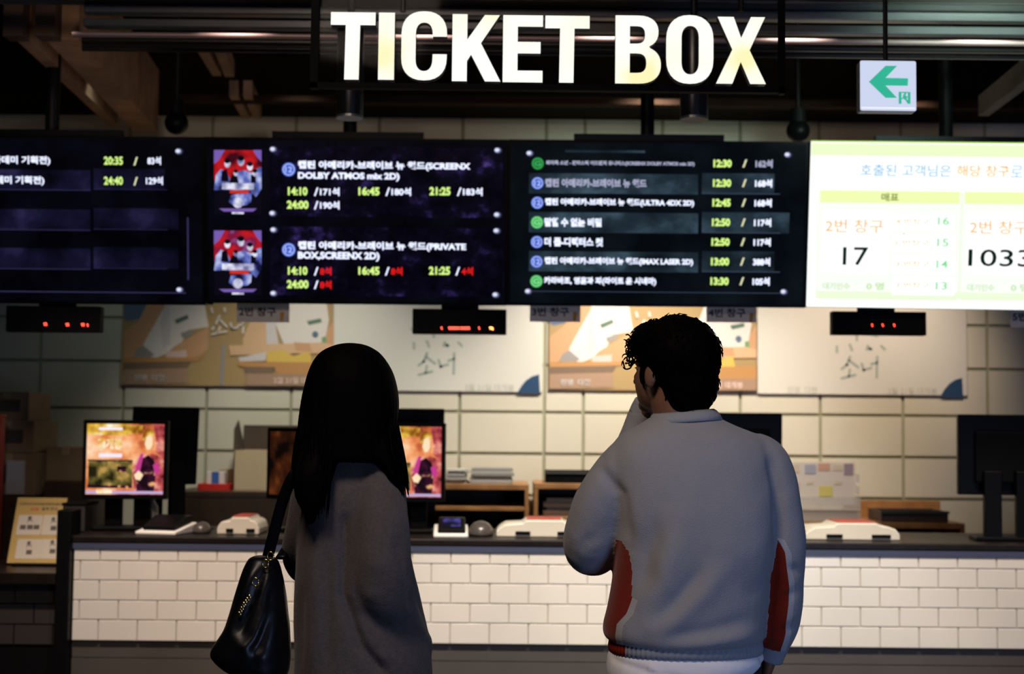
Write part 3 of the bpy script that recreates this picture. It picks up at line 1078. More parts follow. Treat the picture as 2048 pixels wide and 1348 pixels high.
# ------------------------------------------------------------------ posters on the back wall
YP = YW - 0.03
PT = {k: mat('print_' + k, c, 0.55) for k, c in {
    'tan': (0.40, 0.27, 0.12, 1), 'shirt': (0.72, 0.66, 0.62, 1), 'shirt2': (0.62, 0.56, 0.56, 1), 'skin': (0.58, 0.32, 0.17, 1), 'skin2': (0.66, 0.42, 0.25, 1),
    'desk': (0.50, 0.25, 0.09, 1), 'shade': (0.20, 0.13, 0.085, 1), 'desklow': (0.38, 0.24, 0.16, 1), 'yellow': (0.68, 0.46, 0.10, 1), 'badge': (0.10, 0.17, 0.13, 1),
    'blue': (0.10, 0.15, 0.25, 1), 'white': (0.80, 0.78, 0.74, 1), 'pale': (0.66, 0.64, 0.59, 1), 'ink': (0.34, 0.40, 0.36, 1), 'navy': (0.012, 0.05, 0.13, 1), 'grey': (0.30, 0.27, 0.26, 1),
    'pink': (0.70, 0.50, 0.46, 1), 'green': (0.16, 0.32, 0.14, 1), 'faint': (0.52, 0.52, 0.47, 1)}.items()}


def poster(label, x0, x1, ytop, ybot, kind, group):
    fl = Flat(P(x0, ytop, YP), P(x1, ytop + (x1 - x0) * .0095, YP), P(x0, ybot, YP))
    c = fl.pt(fl.w / 2, fl.h, 0)
    t = thing('wall_poster', label, 'poster', (c.x, c.y, c.z), group=group)
    b_ = bmn()
    fl.slab(b_, 0, 0, fl.w, fl.h, 0, -0.02, px=False)
    obj('sheet', b_, PT['pale'] if kind == 'w' else PT['tan'], t, world=True)
    s = (x1 - x0) / 420.0
    dy = ybot - 773

    def q(u, v):
        return (x0 + u * s, v + dy + u * s * .0095)
    n = 'printed_picture'
    if kind == 'p':
        L = [0.0004]

        def pl(m, *pts):
            L[0] += 0.0003
            fl.poly(n, PT[m], [q(*p) for p in pts], L[0])
        # left sitter: shirt, arms, desk
        pl('blue', (0, 560), (60, 560), (52, 600), (34, 640), (8, 645), (0, 640))
        pl('shirt', (78, 560), (150, 560), (160, 600), (170, 655), (128, 662), (110, 700), (60, 720), (38, 700), (50, 650), (80, 612))
        pl('shirt2', (80, 612), (92, 612), (94, 690), (78, 700), (74, 650))
        pl('skin', (52, 600), (70, 560), (92, 560), (84, 612), (50, 672), (26, 716), (0, 720), (0, 668), (30, 645))
        pl('skin', (170, 655), (168, 700), (156, 712), (120, 722), (76, 722), (100, 696), (140, 672))
        pl('badge', (102, 642), (128, 631), (130, 639), (106, 650))
        pl('grey', (114, 668), (140, 660), (136, 672), (118, 678))
        pl('grey', (26, 702), (40, 694), (62, 712), (40, 722), (20, 716))
        pl('pink', (84, 706), (126, 702), (126, 718), (88, 720))
        pl('desk', (0, 718), (160, 716), (150, 724), (0, 728))
        pl('shade', (0, 728), (136, 724), (128, 738), (0, 742))
        pl('desklow', (0, 742), (128, 738), (130, 768), (0, 772))
        # desk frame, middle
        pl('grey', (196, 690), (204, 690), (200, 772), (192, 772))
        pl('skin2', (252, 645), (284, 645), (286, 690), (240, 700), (238, 680))
        pl('shirt2', (284, 640), (302, 640), (310, 690), (286, 690))
        # right sitter
        pl('shirt', (300, 640), (330, 560), (400, 560), (410, 640), (400, 690), (352, 690), (320, 688))
        pl('badge', (366, 642), (394, 636), (396, 644), (370, 650))
        pl('skin', (406, 660), (420, 640), (420, 690), (400, 690))
        pl('green', (396, 674), (404, 672), (406, 692), (396, 694))
        pl('skin2', (210, 692), (400, 684), (420, 690), (420, 706), (300, 708), (214, 712))
        pl('skin', (340, 684), (372, 686), (376, 704), (344, 702))
        pl('shirt2', (230, 716), (286, 704), (284, 722), (232, 724))
        pl('yellow', (286, 704), (318, 700), (340, 712), (372, 702), (376, 724), (286, 724))
        pl('desk', (228, 724), (376, 724), (420, 722), (420, 748), (306, 748), (300, 734), (232, 734))
        pl('shade', (240, 734), (304, 734), (296, 748), (244, 748))
        pl('desklow', (244, 748), (420, 748), (420, 771), (244, 772))
        # brush title
        fl.strokes(n, PT['shirt'], [[q(192, 634), q(184, 652), q(178, 660)], [q(192, 640), q(206, 654)], [q(193, 656), q(190, 666)], [q(178, 670), q(206, 664)],
                                    [q(214, 648), q(217, 658), q(228, 656)], [q(240, 640), q(239, 666)], [q(230, 652), q(239, 650)],
                                    [q(176, 618), q(178, 626)], [q(202, 618), q(203, 624)]], 4, L[0] + .0004)
        fl.strokes(n, PT['shirt'], [[q(370, 636), q(371, 637)]], 3, L[0] + .0004)
        fl.disc(n, PT['blue'], *q(383, 668), 6, L[0] + .0005)
        fl.text(n, PT['shirt2'], '진영  다현', *q(22, 752), *q(82, 764), L[0] + .0006, 0.03)
        fl.text(n, PT['pink'], '2월 21일 대개봉', *q(300, 754), *q(392, 767), L[0] + .0006, 0.03)
    else:
        fl.strokes(n, PT['ink'], [[q(186, 698), q(180, 714), q(170, 722)], [q(186, 706), q(202, 718)], [q(186, 724), q(184, 736)], [q(170, 741), q(196, 734)],
                                  [q(210, 712), q(214, 724), q(228, 720)], [q(241, 698), q(240, 738)], [q(230, 712), q(240, 709)]], 5, 0.001)
        fl.strokes(n, PT['ink'], [[q(160, 678), q(160, 688)], [q(186, 674), q(190, 684)], [q(222, 676), q(228, 682), q(220, 682)], [q(250, 676), q(256, 682)],
                                  [q(156, 650), q(176, 650)], [q(200, 646), q(200, 664)], [q(224, 650), q(240, 656)]], 5, 0.001)
        fl.text(n, PT['faint'], '2월 21일 대개봉', *q(262, 758), *q(362, 772), 0.001, 0.02)
        fl.poly(n, PT['navy'], [q(368, 776), q(376, 762), q(386, 750), q(398, 742), q(412, 738), q(414, 776)], 0.001)
        if x0 > 1200:
            fl.text(n, PT['faint'], '진영  다현', *q(60, 758), *q(120, 772), 0.001, 0.02)
    fl.build(t)


poster('tan film poster of two pupils in white shirts at desks, dim one at the left', 247, 668, 540, 770, 'p', 'film posters with pupils')
poster('white film poster with brush lettering and a blue corner, between the two picture posters', 669, 1086, 540, 780, 'w', 'white film posters')
poster('brightly lit film poster of two pupils in white shirts, behind the man', 1099, 1513, 540, 779, 'p', 'film posters with pupils')
poster('white film poster with brush lettering and blue corner, right end of the row', 1515, 1932, 540, 787, 'w', 'white film posters')

# ------------------------------------------------------------------ ticket counter
CT = thing('ticket_counter', 'long ticket counter faced in cream subway tile with a black worktop', 'counter', (0.9, YC, 0))
xL, xR = X(146, YC, 1180), 4.9
TILEF = mat('cream_tile', (0.70, 0.66, 0.60, 1), 0.22, 0, 0.03, 3)
TGROUT = mat('tile_grout', (0.52, 0.48, 0.40, 1), 0.9)
bm = box(bmn(), xL, xR, YC + 0.004, YC + 0.05, ZTILE0, ZTILE1, 1)
zr = [ZTILE1] + [Z(p, YC, 1024) for p in (1129, 1168, 1208, 1247)] + [ZTILE0]
pit = 77.3 * YC / F
xa = X(201, YC, 1100)
for r_ in range(5):
    off = 0 if r_ % 2 == 0 else -pit * 0.5
    k0 = int((xL - xa) / pit) - 2
    k = k0
    while True:
        a = xa + off + k * pit
        k += 1
        if a > xR:
            break
        lo, hi = max(a, xL), min(a + pit, xR)
        if hi - lo < 0.02:
            continue
        g = 0.0022
        box(bm, lo + g, hi - g, YC - 0.004, YC + 0.006, zr[r_ + 1] + g, zr[r_] - g, 0)
obj('tile_front', bm, [TILEF, TGROUT], CT, world=True, bevel=0.0016, seg=1)
PLINTH = mat('plinth_grey', (0.068, 0.060, 0.053, 1), 0.5, 0, 0.08, 4)
zl = Z(1325, YC)
bm = box(bmn(), xL, xR, YC + 0.012, YC + 0.06, zl + 0.004, ZTILE0)
box(bm, xL, xR, YC + 0.006, YC + 0.06, 0.0, zl)
obj('plinth', bm, PLINTH, CT, world=True)
obj('worktop', bx(xL - 0.02, xR, YC - 0.012, YC + 0.66, ZTILE1 + 0.022, ZT), mat('worktop_black', (0.011, 0.008, 0.007, 1), 0.36, 0, 0.2, 30, spec=0.2), CT, world=True, bevel=0.006)
obj('edge_strip', bx(xL - 0.02, xR, YC - 0.010, YC + 0.05, ZTILE1 - 0.002, ZTILE1 + 0.022), mat('edge_blue_grey', (0.055, 0.065, 0.115, 1), 0.45, spec=0.2), CT, world=True)
obj('end_panel', bx(xL, xL + 0.02, YC + 0.06, YC + 0.64, 0, ZTILE1), BLACKM, CT, world=True)
pz = Z(1019, YC, 130)
obj('corner_post', bx(X(117, YC, 1180), xL - 0.003, YC - 0.05, YC + 0.10, 0, pz), BLACK, CT, world=True, bevel=0.004)

# lower counter at the far left
zlow = P(60, 1143, 6.22).z
LC = thing('low_counter', 'dark lower side counter at the far left with a black top', 'counter', (-2.9, 6.25, 0))
xr_ = X(117, YC, 1180) - 0.004
obj('worktop', bx(-4.6, xr_, 6.16, 6.75, zlow - 0.05, zlow), mat('worktop_black', (0.02, 0.018, 0.017, 1), 0.28), LC, world=True, bevel=0.004)
DT = mat('dark_tile', (0.035, 0.03, 0.03, 1), 0.4)
bm = box(bmn(), -4.7, xr_, 6.225, 6.3, 0.0, zlow - 0.05, 1)
for r_ in range(3):
    for k in range(-20, 2):
        a = X(30, 6.22, 1200) + (k + .5 * (r_ % 2)) * pit
        if a > -4.6 and a < xr_ - .02:
            box(bm, a + .003, min(a + pit, xr_) - .003, 6.218, 6.23, zlow - 0.05 - .088 * (r_ + 1) + .003, zlow - .05 - .088 * r_ - .003, 0)
obj('tile_front', bm, [DT, BLACKM], LC, world=True)

# menu stand on the low counter
MS = thing('menu_stand', 'black table stand with a cream page of four small diagrams, on the low counter', 'sign stand', (P(70, 1140, 6.55).x, 6.55, zlow))
fm = Flat(P(36, 995, 6.60), P(135, 996, 6.60), P(31, 1126, 6.48))
b_ = bmn()
fm.slab(b_, -0.010, -0.008, fm.w + 0.008, fm.h + 0.006, -0.002, -0.012, px=False)
obj('frame', b_, BLACK, MS, world=True, bevel=0.002)
b_ = box(bmn(), P(30, 1134, 6.49).x, P(134, 1134, 6.49).x, 6.44, 6.70, zlow + .0008, zlow + 0.012)
obj('base', b_, BLACK, MS, world=True)
MC = mat('menu_cream', (0.50, 0.34, 0.10, 1), 0.6)
MW = mat('menu_white', (0.60, 0.54, 0.46, 1), 0.6)
MK = mat('menu_ink', (0.10, 0.085, 0.07, 1), 0.6)
MR = mat('menu_red', (0.5, 0.12, 0.07, 1), 0.6)
fm.rect('menu_page', MC, 0, 0, fm.w, fm.h, 0.0, px=False)
fm.text('menu_text', MK, '스피커/오디오/전원/조명/콘센트안내', 40, 1005, 131, 1011, 0.001, 0.03)
fm.text('menu_text', MR, '단체', 62, 1015, 77, 1022, 0.001, 0.03)
fm.text('menu_text', MK, '결제 안내', 84, 1014, 114, 1021, 0.001, 0.03)
for x0, y0 in ((38, 1030), (88, 1030), (36, 1078), (84, 1078)):
    fm.rect('diagram', MW, x0, y0, x0 + 42, y0 + 40, 0.0008, 0.006)
for cx, cy, tri in ((60, 1048, 1), (107, 1050, 0), (58, 1098, 0), (105, 1096, 0)):
    fm.disc('diagram', MK, cx, cy - 12, 4, 0.0012, n=10)
    fm.rect('diagram', MW, cx - 4, cy - 6, cx + 4, cy, 0.0014)
    fm.rect('diagram', MK, cx - 4.5, cy - 8, cx + 4.5, cy - 1, 0.0010)
    for dx in ((-14, 0, 13) if tri else (0,)):
        fm.rect('diagram', MK, cx + dx - 5, cy + 2, cx + dx + 5, cy + 11, 0.0012)
fm.text('menu_text', MK, '이용 후 반납', 36, 1126, 60, 1130, 0.001, 0.01)
fm.build(MS)

# ------------------------------------------------------------------ monitors
ZT += 0.0008
PROMO = emis_noise('promo_orange', [(0.30, srgb(120, 40, 30)), (0.45, srgb(222, 120, 70)), (0.56, srgb(250, 176, 120)), (0.70, srgb(255, 224, 190))], 1.0, 9.0, 3, (1, 1, 1))
PROMO2 = emis_noise('promo_red', [(0.35, srgb(96, 20, 40)), (0.5, srgb(196, 84, 84)), (0.65, srgb(240, 170, 150))], 1.0, 18.0, 3)
PGOLD = emis_noise('promo_gold', [(0.35, srgb(140, 84, 20)), (0.52, srgb(236, 190, 70)), (0.66, srgb(255, 250, 220))], 1.0, 16.0, 3)
PSUIT = emis_noise('promo_dark', [(0.42, srgb(24, 10, 20)), (0.58, srgb(70, 20, 50)), (0.66, srgb(236, 176, 110))], 1.0, 26.0, 2)
PINSET = emis_noise('promo_inset', [(0.38, srgb(34, 30, 12)), (0.55, srgb(112, 100, 50)), (0.68, srgb(190, 150, 80))], 1.0, 20.0, 3)
PPALE = emis('promo_pale', srgb(255, 226, 186), 1.0)
PMAG = emis('promo_magenta', srgb(196, 60, 140), 1.0)
PTXT = emis('promo_text', srgb(250, 236, 250), 1.0)
PBAR = emis('promo_bar', srgb(190, 170, 210), 1.0)


def monitor(name, label, loc, rotz, w_, h_, zb, picture=False, tilt=0.0, group=None, poles=True, dim=False):
    """screen faces local -Y; base at the origin; zb is the height of the panel's lower edge"""
    t = thing(name, label, 'monitor', loc, rotz, group)
    M = Matrix.Translation((0, -0.03, zb)) @ Matrix.Rotation(tilt, 4, 'X')
    obj('housing', box(bmn(), -w_ / 2, w_ / 2, 0.0, 0.035, 0, h_, 0, M), BLACK, t, bevel=0.006)
    b2 = box(bmn(), -w_ * .33, w_ * .33, 0.032, 0.065, h_ * .15, h_ * .8, 0, M)
    obj('back_cover', b2, BLACKM, t, bevel=0.01)
    b2 = box(bmn(), -w_ / 2 + .004, w_ / 2 - .004, -0.004, 0.001, 0.004, h_ - .004, 0, M)
    bz = .018
    hol = box(bmn(), 0, 0, 0, 0, 0, 0)
    hol.free()
    b2.free()
    b2 = bmn()
    for a_ in ((-w_ / 2 + .002, w_ / 2 - .002, .002, bz + .004), (-w_ / 2 + .002, w_ / 2 - .002, h_ - bz, h_ - .002), (-w_ / 2 + .002, -w_ / 2 + bz, bz + .004, h_ - bz), (w_ / 2 - bz, w_ / 2 - .002, bz + .004, h_ - bz)):
        box(b2, a_[0], a_[1], -.005, .001, a_[2], a_[3], 0, M)
    obj('bezel', b2, BLACK, t)
    if picture:
        x0, x1, z0, z1 = -w_ / 2 + bz, w_ / 2 - bz, bz + .004, h_ - bz
        pb = bmn()
        ms = [PROMO, PROMO2, PGOLD, PSUIT, PINSET, PPALE, PMAG, PTXT, PBAR]

        def pp(m, pts, lift):
            vs = [pb.verts.new(M @ Vector((x0 + (x1 - x0) * u, -lift, z1 + (z0 - z1) * v))) for u, v in pts]
            fc = pb.faces.new(vs)
            fc.material_index = ms.index(m)

        def pr(m, u0, v0, u1, v1, lift):
            pp(m, [(u0, v0), (u0, v1), (u1, v1), (u1, v0)], lift)
        pr(PROMO, 0, 0, 1, 1, .001)
        pr(PGOLD, .0, .0, .55, .16, .0013)
        pr(PGOLD, .46, .02, .72, .14, .0014)
        pp(PROMO2, [(.62, 1), (.60, .62), (.66, .46), (.78, .40), (.92, .44), (1, .5), (1, 1)], .0016)
        pp(PROMO2, [(.86, .0), (1, .0), (1, .5), (.9, .4)], .0015)
        pp(PSUIT, [(.66, .98), (.64, .68), (.70, .50), (.80, .44), (.88, .52), (.90, .75), (.88, .98)], .0018)
        pp(PMAG, [(.64, .60), (.70, .42), (.74, .42), (.70, .66), (.66, .76)], .002)
        pp(PROMO, [(.69, .34), (.71, .14), (.79, .05), (.88, .12), (.90, .34), (.82, .44), (.75, .43)], .0019)
        pp(PPALE, [(.75, .28), (.77, .18), (.81, .15), (.85, .19), (.85, .30), (.82, .36), (.78, .36)], .002)
        pp(PGOLD, [(.71, .20), (.74, .09), (.80, .06), (.87, .11), (.86, .17), (.78, .16), (.74, .24)], .0021)
        pp(PPALE, [(.62, .72), (.68, .66), (.74, .72), (.70, .80), (.64, .78)], .0021)
        pp(PMAG, [(.86, .58), (.92, .54), (.96, .66), (.90, .74)], .002)
        pr(PINSET, .03, .52, .60, .88, .0022)
        pr(PSUIT, .02, .87, .60, .91, .0023)
        pr(PSUIT, .02, .51, .60, .53, .0023)
        pr(PSUIT, .40, .60, .52, .68, .0024)
        pr(PTXT, .16, .42, .46, .475, .0022)
        pr(PTXT, .15, .05, .46, .09, .0022)
        pr(PGOLD, .14, .94, .34, .98, .0024)
        pr(PBAR, 0, .95, 1, .99, .0022)
        pr(PGOLD, .15, .945, .34, .985, .0026)
        v_, f_, _a = text_geo('크리스마스', 0.03)
        for m_, tx, u0, v0, u1, v1 in ((PGOLD, '대개봉', .14, .20, .46, .36),):
            v_, f_, _a = text_geo(tx, 0.04)
            vs = [pb.verts.new(M @ Vector((x0 + (x1 - x0) * (u0 + (u1 - u0) * p[0]), -.0026, z1 + (z0 - z1) * (v1 + (v0 - v1) * p[1])))) for p in v_]
            for q_ in f_:
                fc = pb.faces.new([vs[k] for k in q_])
                fc.material_index = ms.index(m_)
        obj('display_picture', pb, ms, t)
    else:
        obj('display_panel', box(bmn(), -w_ / 2 + bz, w_ / 2 - bz, -.001, .002, bz + .004, h_ - bz, 0, M), mat('dark_glass', (0.006, 0.006, 0.008, 1), 0.12), t)
    xo = w_ * .17
    for sx in (-1, 1):
        obj('stand_post', bx(sx * xo - .038, sx * xo + .038, 0.035, 0.075, 0.018, zb + h_ * .3), BLACK, t, bevel=0.004)
    obj('base', bx(-w_ * .36, w_ * .36, -0.06, 0.09, 0, 0.02), BLACK, t, bevel=0.006)
    return t


ym = 6.52
k1 = monitor('customer_monitor', 'black monitor showing an orange film promotion, left end of the counter', (X(250, ym), ym, ZT), 0.03, 168 * ym / F, P(250, 840, ym).z - P(250, 998, ym).z,
             P(250, 998, ym).z - ZT, True, group='customer monitors with the orange promotion')
k2 = dup(k1, (X(806, ym), ym, ZT), -0.05, 'black monitor showing an orange film promotion, half hidden by the woman', 'customer monitors with the orange promotion')
PDIM = emis_noise('promo_dim', [(0.45, srgb(12, 7, 5)), (0.6, srgb(60, 28, 12)), (0.75, srgb(120, 62, 26))], 1.0, 7.0, 3)
k3 = monitor('customer_monitor', 'turned black monitor with a dim brown picture, just left of the woman', (X(592, 6.5), 6.5, ZT), -0.75, 0.36, P(560, 855, 6.5).z - P(560, 1000, 6.5).z,
             P(560, 1000, 6.5).z - ZT)
for ch in k3.children:
    if ch.name.startswith('display_panel'):
        ch.data.materials[0] = PDIM
ys = 6.79
monitor('staff_monitor', 'black staff monitor seen from behind, leaning beside the left promotion monitor', (X(325, ys), ys, ZT), PI + 0.42, 0.31, P(320, 812, ys).z - P(320, 968, ys).z,
        P(320, 968, ys).z - ZT, tilt=-0.12)
monitor('staff_monitor', 'black staff monitor whose top shows over the half hidden promotion monitor', (X(836, ys), ys, ZT), PI + 0.1, 0.235, P(836, 816, ys).z - P(836, 968, ys).z,
        P(836, 968, ys).z - ZT, tilt=-0.1)
monitor('staff_monitor', 'black staff monitor seen from behind over the man\'s right shoulder', (X(1486, 6.6), 6.6, ZT), PI, 0.36, P(1500, 826, 6.6).z - P(1500, 985, 6.6).z,
        P(1500, 985, 6.6).z - ZT, tilt=-0.03)
yb = 6.42
monitor('staff_monitor', 'large black monitor on two posts at the right end of the counter', (X(2010, yb), yb, ZT), PI - 0.06, 0.41, P(2000, 829, yb).z - P(2000, 990, yb).z,
        P(2000, 990, yb).z - ZT, tilt=-0.02)

# ------------------------------------------------------------------ small things on the counter
PRN = mat('printer_cream', (0.66, 0.60, 0.50, 1), 0.45)
PRED2 = mat('printer_red', (0.42, 0.05, 0.03, 1), 0.5)


def printer(label, px0, px1, rot=0.0):
    Y = 6.42
    x0, x1 = X(px0, Y), X(px1, Y)
    w_ = x1 - x0
    t = thing('ticket_printer', label, 'printer', ((x0 + x1) / 2, Y, ZT), rot, 'low cream ticket printers on the counter')
    b_ = bmn()
    hw = w_ / 2
    prism(b_, [(-hw + w_ * u, .076 * v_) for u, v_ in ((0, 0), (1, 0), (1, .34), (.955, .66), (.88, .80), (.80, .84), (.76, 1.0), (.34, 1.0), (.30, .80), (.10, .74), (.03, .5), (0, .34))], -0.10, 0.14)
    obj('body', b_, PRN, t, bevel=0.006)
    b_ = box(bmn(), -hw + w_ * .35, -hw + w_ * .75, -0.095, 0.12, .0762, .0805)
    obj('lid', b_, PRED2, t, bevel=0.003)
    for a_, b2_ in ((-.28, -.11), (.20, .40)):
        obj('paper_slot', bx(a_ * w_, b2_ * w_, -0.104, -0.09, .010, .026), BLACKM, t)
    return t


printer('cream ticket printer with a red lid, just left of the woman\'s strap', 443, 526)
printer('cream ticket printer with a red lid, between the woman and the man\'s elbow', 993, 1165, 0.0)
printer('cream ticket printer with a red lid, right of the man', 1602, 1788, 0.0)


def terminal(label, px0, px1, rot, tone, scr):
    Y = 6.36
    x0, x1 = X(px0, Y), X(px1, Y)
    w_ = (x1 - x0)
    t = thing('card_terminal', label, 'card terminal', ((x0 + x1) / 2, Y, ZT), rot)
    prism_pts = [(-.11, 0), (.11, 0), (.11, .05), (-.11, .016)]
    b_ = bmn()
    rings = [[Vector((s * w_ / 2, y, z)) for y, z in ((-.11, 0), (.11, 0), (.11, .045), (-.11, .014))] for s in (-1, 1)]
    loft(b_, rings)
    bmesh.ops.recalc_face_normals(b_, faces=b_.faces)
    obj('base', b_, tone, t, bevel=0.005)
    b_ = bmn()
    rings = [[Vector((s * w_ * .40 + w_ * .02, y, z)) for y, z in ((-.085, .018), (.09, .043), (.09, .078), (.03, .078), (-.085, .036))] for s in (-1, 1)]
    loft(b_, rings)
    bmesh.ops.recalc_face_normals(b_, faces=b_.faces)
    obj('reader', b_, BLACK, t, bevel=0.006)
    b_ = bmn()
    vs = [b_.verts.new((sx * w_ * .26 + w_ * .02, y, z)) for sx, y, z in ((-1, -.06, .0465), (1, -.06, .0465), (1, .02, .0765), (-1, .02, .0765))]
    b_.faces.new(vs)
    obj('screen', b_, scr, t)
    return t


terminal('black card terminal on a tilted white base, beside the left promotion monitor', 290, 376, -0.22, PAPER, BLACK)
terminal('card terminal with a small blue screen in a white frame, right of the woman', 868, 936, 0.04, PAPER, emis_noise('terminal_blue', [(.45, srgb(20, 18, 40)), (.62, srgb(92, 86, 180))], 1.0, 14))
MOUSEM = mat('mouse_grey', (0.07, 0.06, 0.055, 1), 0.25)


def mouse(label, px, py_top, wpx):
    Y = 6.4
    r = wpx * Y / F / 2
    t = thing('hand_scanner', label, 'scanner', (X(px, Y), Y, ZT), group='domed hand scanners on the counter')
    b_ = bmn()
    prof = []
    for k in range(7):
        a = PI / 2 * k / 6
        prof.append((r * math.cos(a), .012 + r * .95 * math.sin(a)))
    lathe(b_, (0, 0, 0), [(r * .92, 0), (r, .006)] + prof)
    for v in b_.verts:
        v.co.y *= 1.25
    obj('shell', b_, MOUSEM, t, smooth=True)
    b_ = tube(bmn(), smooth_path([(0, r * 1.1, .01), (.004, .10, .012), (.0, .14, .006), (.01, .20, .006)], 6), 0.004, 8)
    obj('cord', b_, BLACK, t, smooth=True)


mouse('small dark domed scanner with a glint, next to the middle ticket printer', 962, 1045, 50)
mouse('small dark domed scanner beside the white based card terminal', 404, 1040, 36)
# small bottle by the left monitor
bt = thing('sanitizer_bottle', 'small pale pump bottle on the counter by the left monitor', 'bottle', (X(304, 6.645), 6.645, ZT))
obj('bottle', lathe(bmn(), (0, 0, 0), [(.026, 0), (.028, .01), (.028, .10), (.012, .125), (.012, .14)]), mat('bottle_plastic', (0.5, 0.52, 0.5, 1), 0.2), bt, smooth=True)
b_ = cyl(bmn(), (0, 0), .008, .138, .165, 12)
box(b_, -.006, .04, -.006, .006, .163, .175)
obj('pump', b_, PAPER, bt)
# dark box by the post
db = thing('counter_box', 'dark low box standing on the counter next to the black corner post', 'box', (X(160, 6.5), 6.5, ZT))
obj('body', bx(-.05, .05, -.1, .1, 0, .115), mat('box_dark', (0.03, 0.026, 0.024, 1), 0.5), db, bevel=0.004)
obj('lid', bx(-.054, .054, -.104, .104, .115, .128), BLACKM, db, bevel=0.003)

# ------------------------------------------------------------------ back shelves
def cabinet(name, label, px0, px1, pytop, Y0, d, m, shelves=(), front=None, group=None):
    x0, x1 = X(px0, Y0, pytop), X(px1, Y0, pytop)
    zt = P((px0 + px1) / 2, pytop, Y0).z
    t = thing(name, label, 'cabinet', ((x0 + x1) / 2, Y0 + d / 2, 0), group=group)
    hw, hd = (x1 - x0) / 2, d / 2
    th = 0.022
    obj('top_board', bx(-hw, hw, -hd, hd, zt - th * 1.4, zt), m, t, bevel=0.003)
    for s in (-1, 1):
        a_ = (-hw, -hw + th) if s < 0 else (hw - th, hw)
        obj('side_panel', bx(a_[0], a_[1], -hd, hd, 0, zt - th * 1.4), m, t, bevel=0.002)
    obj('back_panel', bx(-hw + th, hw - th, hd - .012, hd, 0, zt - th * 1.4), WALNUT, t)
    if front:
        obj('front_panel', bx(-hw + th, hw - th, -hd + .002, -hd + .02, 0, zt - th * 1.4), front, t)
    for py in shelves:
        z = P((px0 + px1) / 2, py, Y0).z
        obj('shelf', bx(-hw + th, hw - th, -hd + .004, hd - .012, z - th, z), m, t, bevel=0.002)
    return t, zt + 0.0008


YB = 7.72
CB = 'low shelf units along the back wall'
cabA, zA = cabinet('back_cabinet', 'closed dark brown cabinet under the cardboard box', 345, 700, 984, YB, 0.5, WALNUT, front=WALNUT, group=CB)
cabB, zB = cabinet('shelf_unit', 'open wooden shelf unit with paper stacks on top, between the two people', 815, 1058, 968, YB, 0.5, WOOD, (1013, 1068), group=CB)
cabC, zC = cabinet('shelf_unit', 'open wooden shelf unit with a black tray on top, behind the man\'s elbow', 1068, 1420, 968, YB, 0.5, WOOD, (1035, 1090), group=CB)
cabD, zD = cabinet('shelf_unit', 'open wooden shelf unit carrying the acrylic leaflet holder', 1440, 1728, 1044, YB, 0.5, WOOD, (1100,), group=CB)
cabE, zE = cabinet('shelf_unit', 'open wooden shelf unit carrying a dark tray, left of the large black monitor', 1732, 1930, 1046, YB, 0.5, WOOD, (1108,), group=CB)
obj('rear_board', bx(-.275, .275, .215, .235, zE, zE + 0.095), WOOD, cabE)


def stack(name, label, cat, px, Y, z, w_, d, n, th, ms, group=None, jit=.012, seed=1):
    rnd = random.Random(seed)
    t = bmn()
    zz = z
    x = X(px, Y)
    for k in range(n):
        dx, dy = rnd.uniform(-jit, jit), rnd.uniform(-jit, jit)
        h_ = th * rnd.uniform(.7, 1.3)
        box(t, x - w_ / 2 + dx, x + w_ / 2 + dx, Y - d / 2 + dy, Y + d / 2 + dy, zz, zz + h_, k % len(ms))
        zz += h_
    o = obj(name, t, ms)
    return tag(o, label, cat, group), zz


PGREY = mat('paper_grey', (0.26, 0.25, 0.24, 1), 0.8)
PGREY2 = mat('paper_grey_light', (0.42, 0.40, 0.37, 1), 0.8)
stack('paper_stack', 'left of the two grey paper stacks on the shelf unit between the people', 'paper stack', 912, YB + .2, zB, 0.105, .32, 7, .011, [PGREY2, PGREY], 'grey paper stacks on the shelf units', seed=2)
stack('paper_stack', 'right and wider of the two grey paper stacks on the shelf unit between the people', 'paper stack', 984, YB + .2, zB, 0.225, .32, 7, .012, [PGREY, PGREY2], 'grey paper stacks on the shelf units', seed=3)
o, zz = stack('paper_stack', 'grey paper stack inside the shelf unit behind the man\'s elbow', 'paper stack', 1135, YB + .22, P(1244, 1035, YB).z + .001, 0.26, .3, 6, .016, [PGREY, PGREY2], 'grey paper stacks on the shelf units', seed=4)


def tray(label, px, Y, z, w_, d, h_, m, name='tray', inner=None):
    t = thing(name, label, 'tray', (X(px, Y), Y, z))
    b_ = box(bmn(), -w_ / 2, w_ / 2, -d / 2, d / 2, 0, .008)
    for a_ in ((-w_ / 2, w_ / 2, -d / 2, -d / 2 + .008), (-w_ / 2, w_ / 2, d / 2 - .008, d / 2), (-w_ / 2, -w_ / 2 + .008, -d / 2, d / 2), (w_ / 2 - .008, w_ / 2, -d / 2, d / 2)):
        box(b_, a_[0], a_[1], a_[2], a_[3], .006, h_)
    obj('shell', b_, m, t, bevel=0.002)
    if inner:
        obj('rim', bx(-w_ / 2 - .006, w_ / 2 + .006, -d / 2 - .006, -d / 2, h_ - .012, h_ + .002), inner, t)
    return t


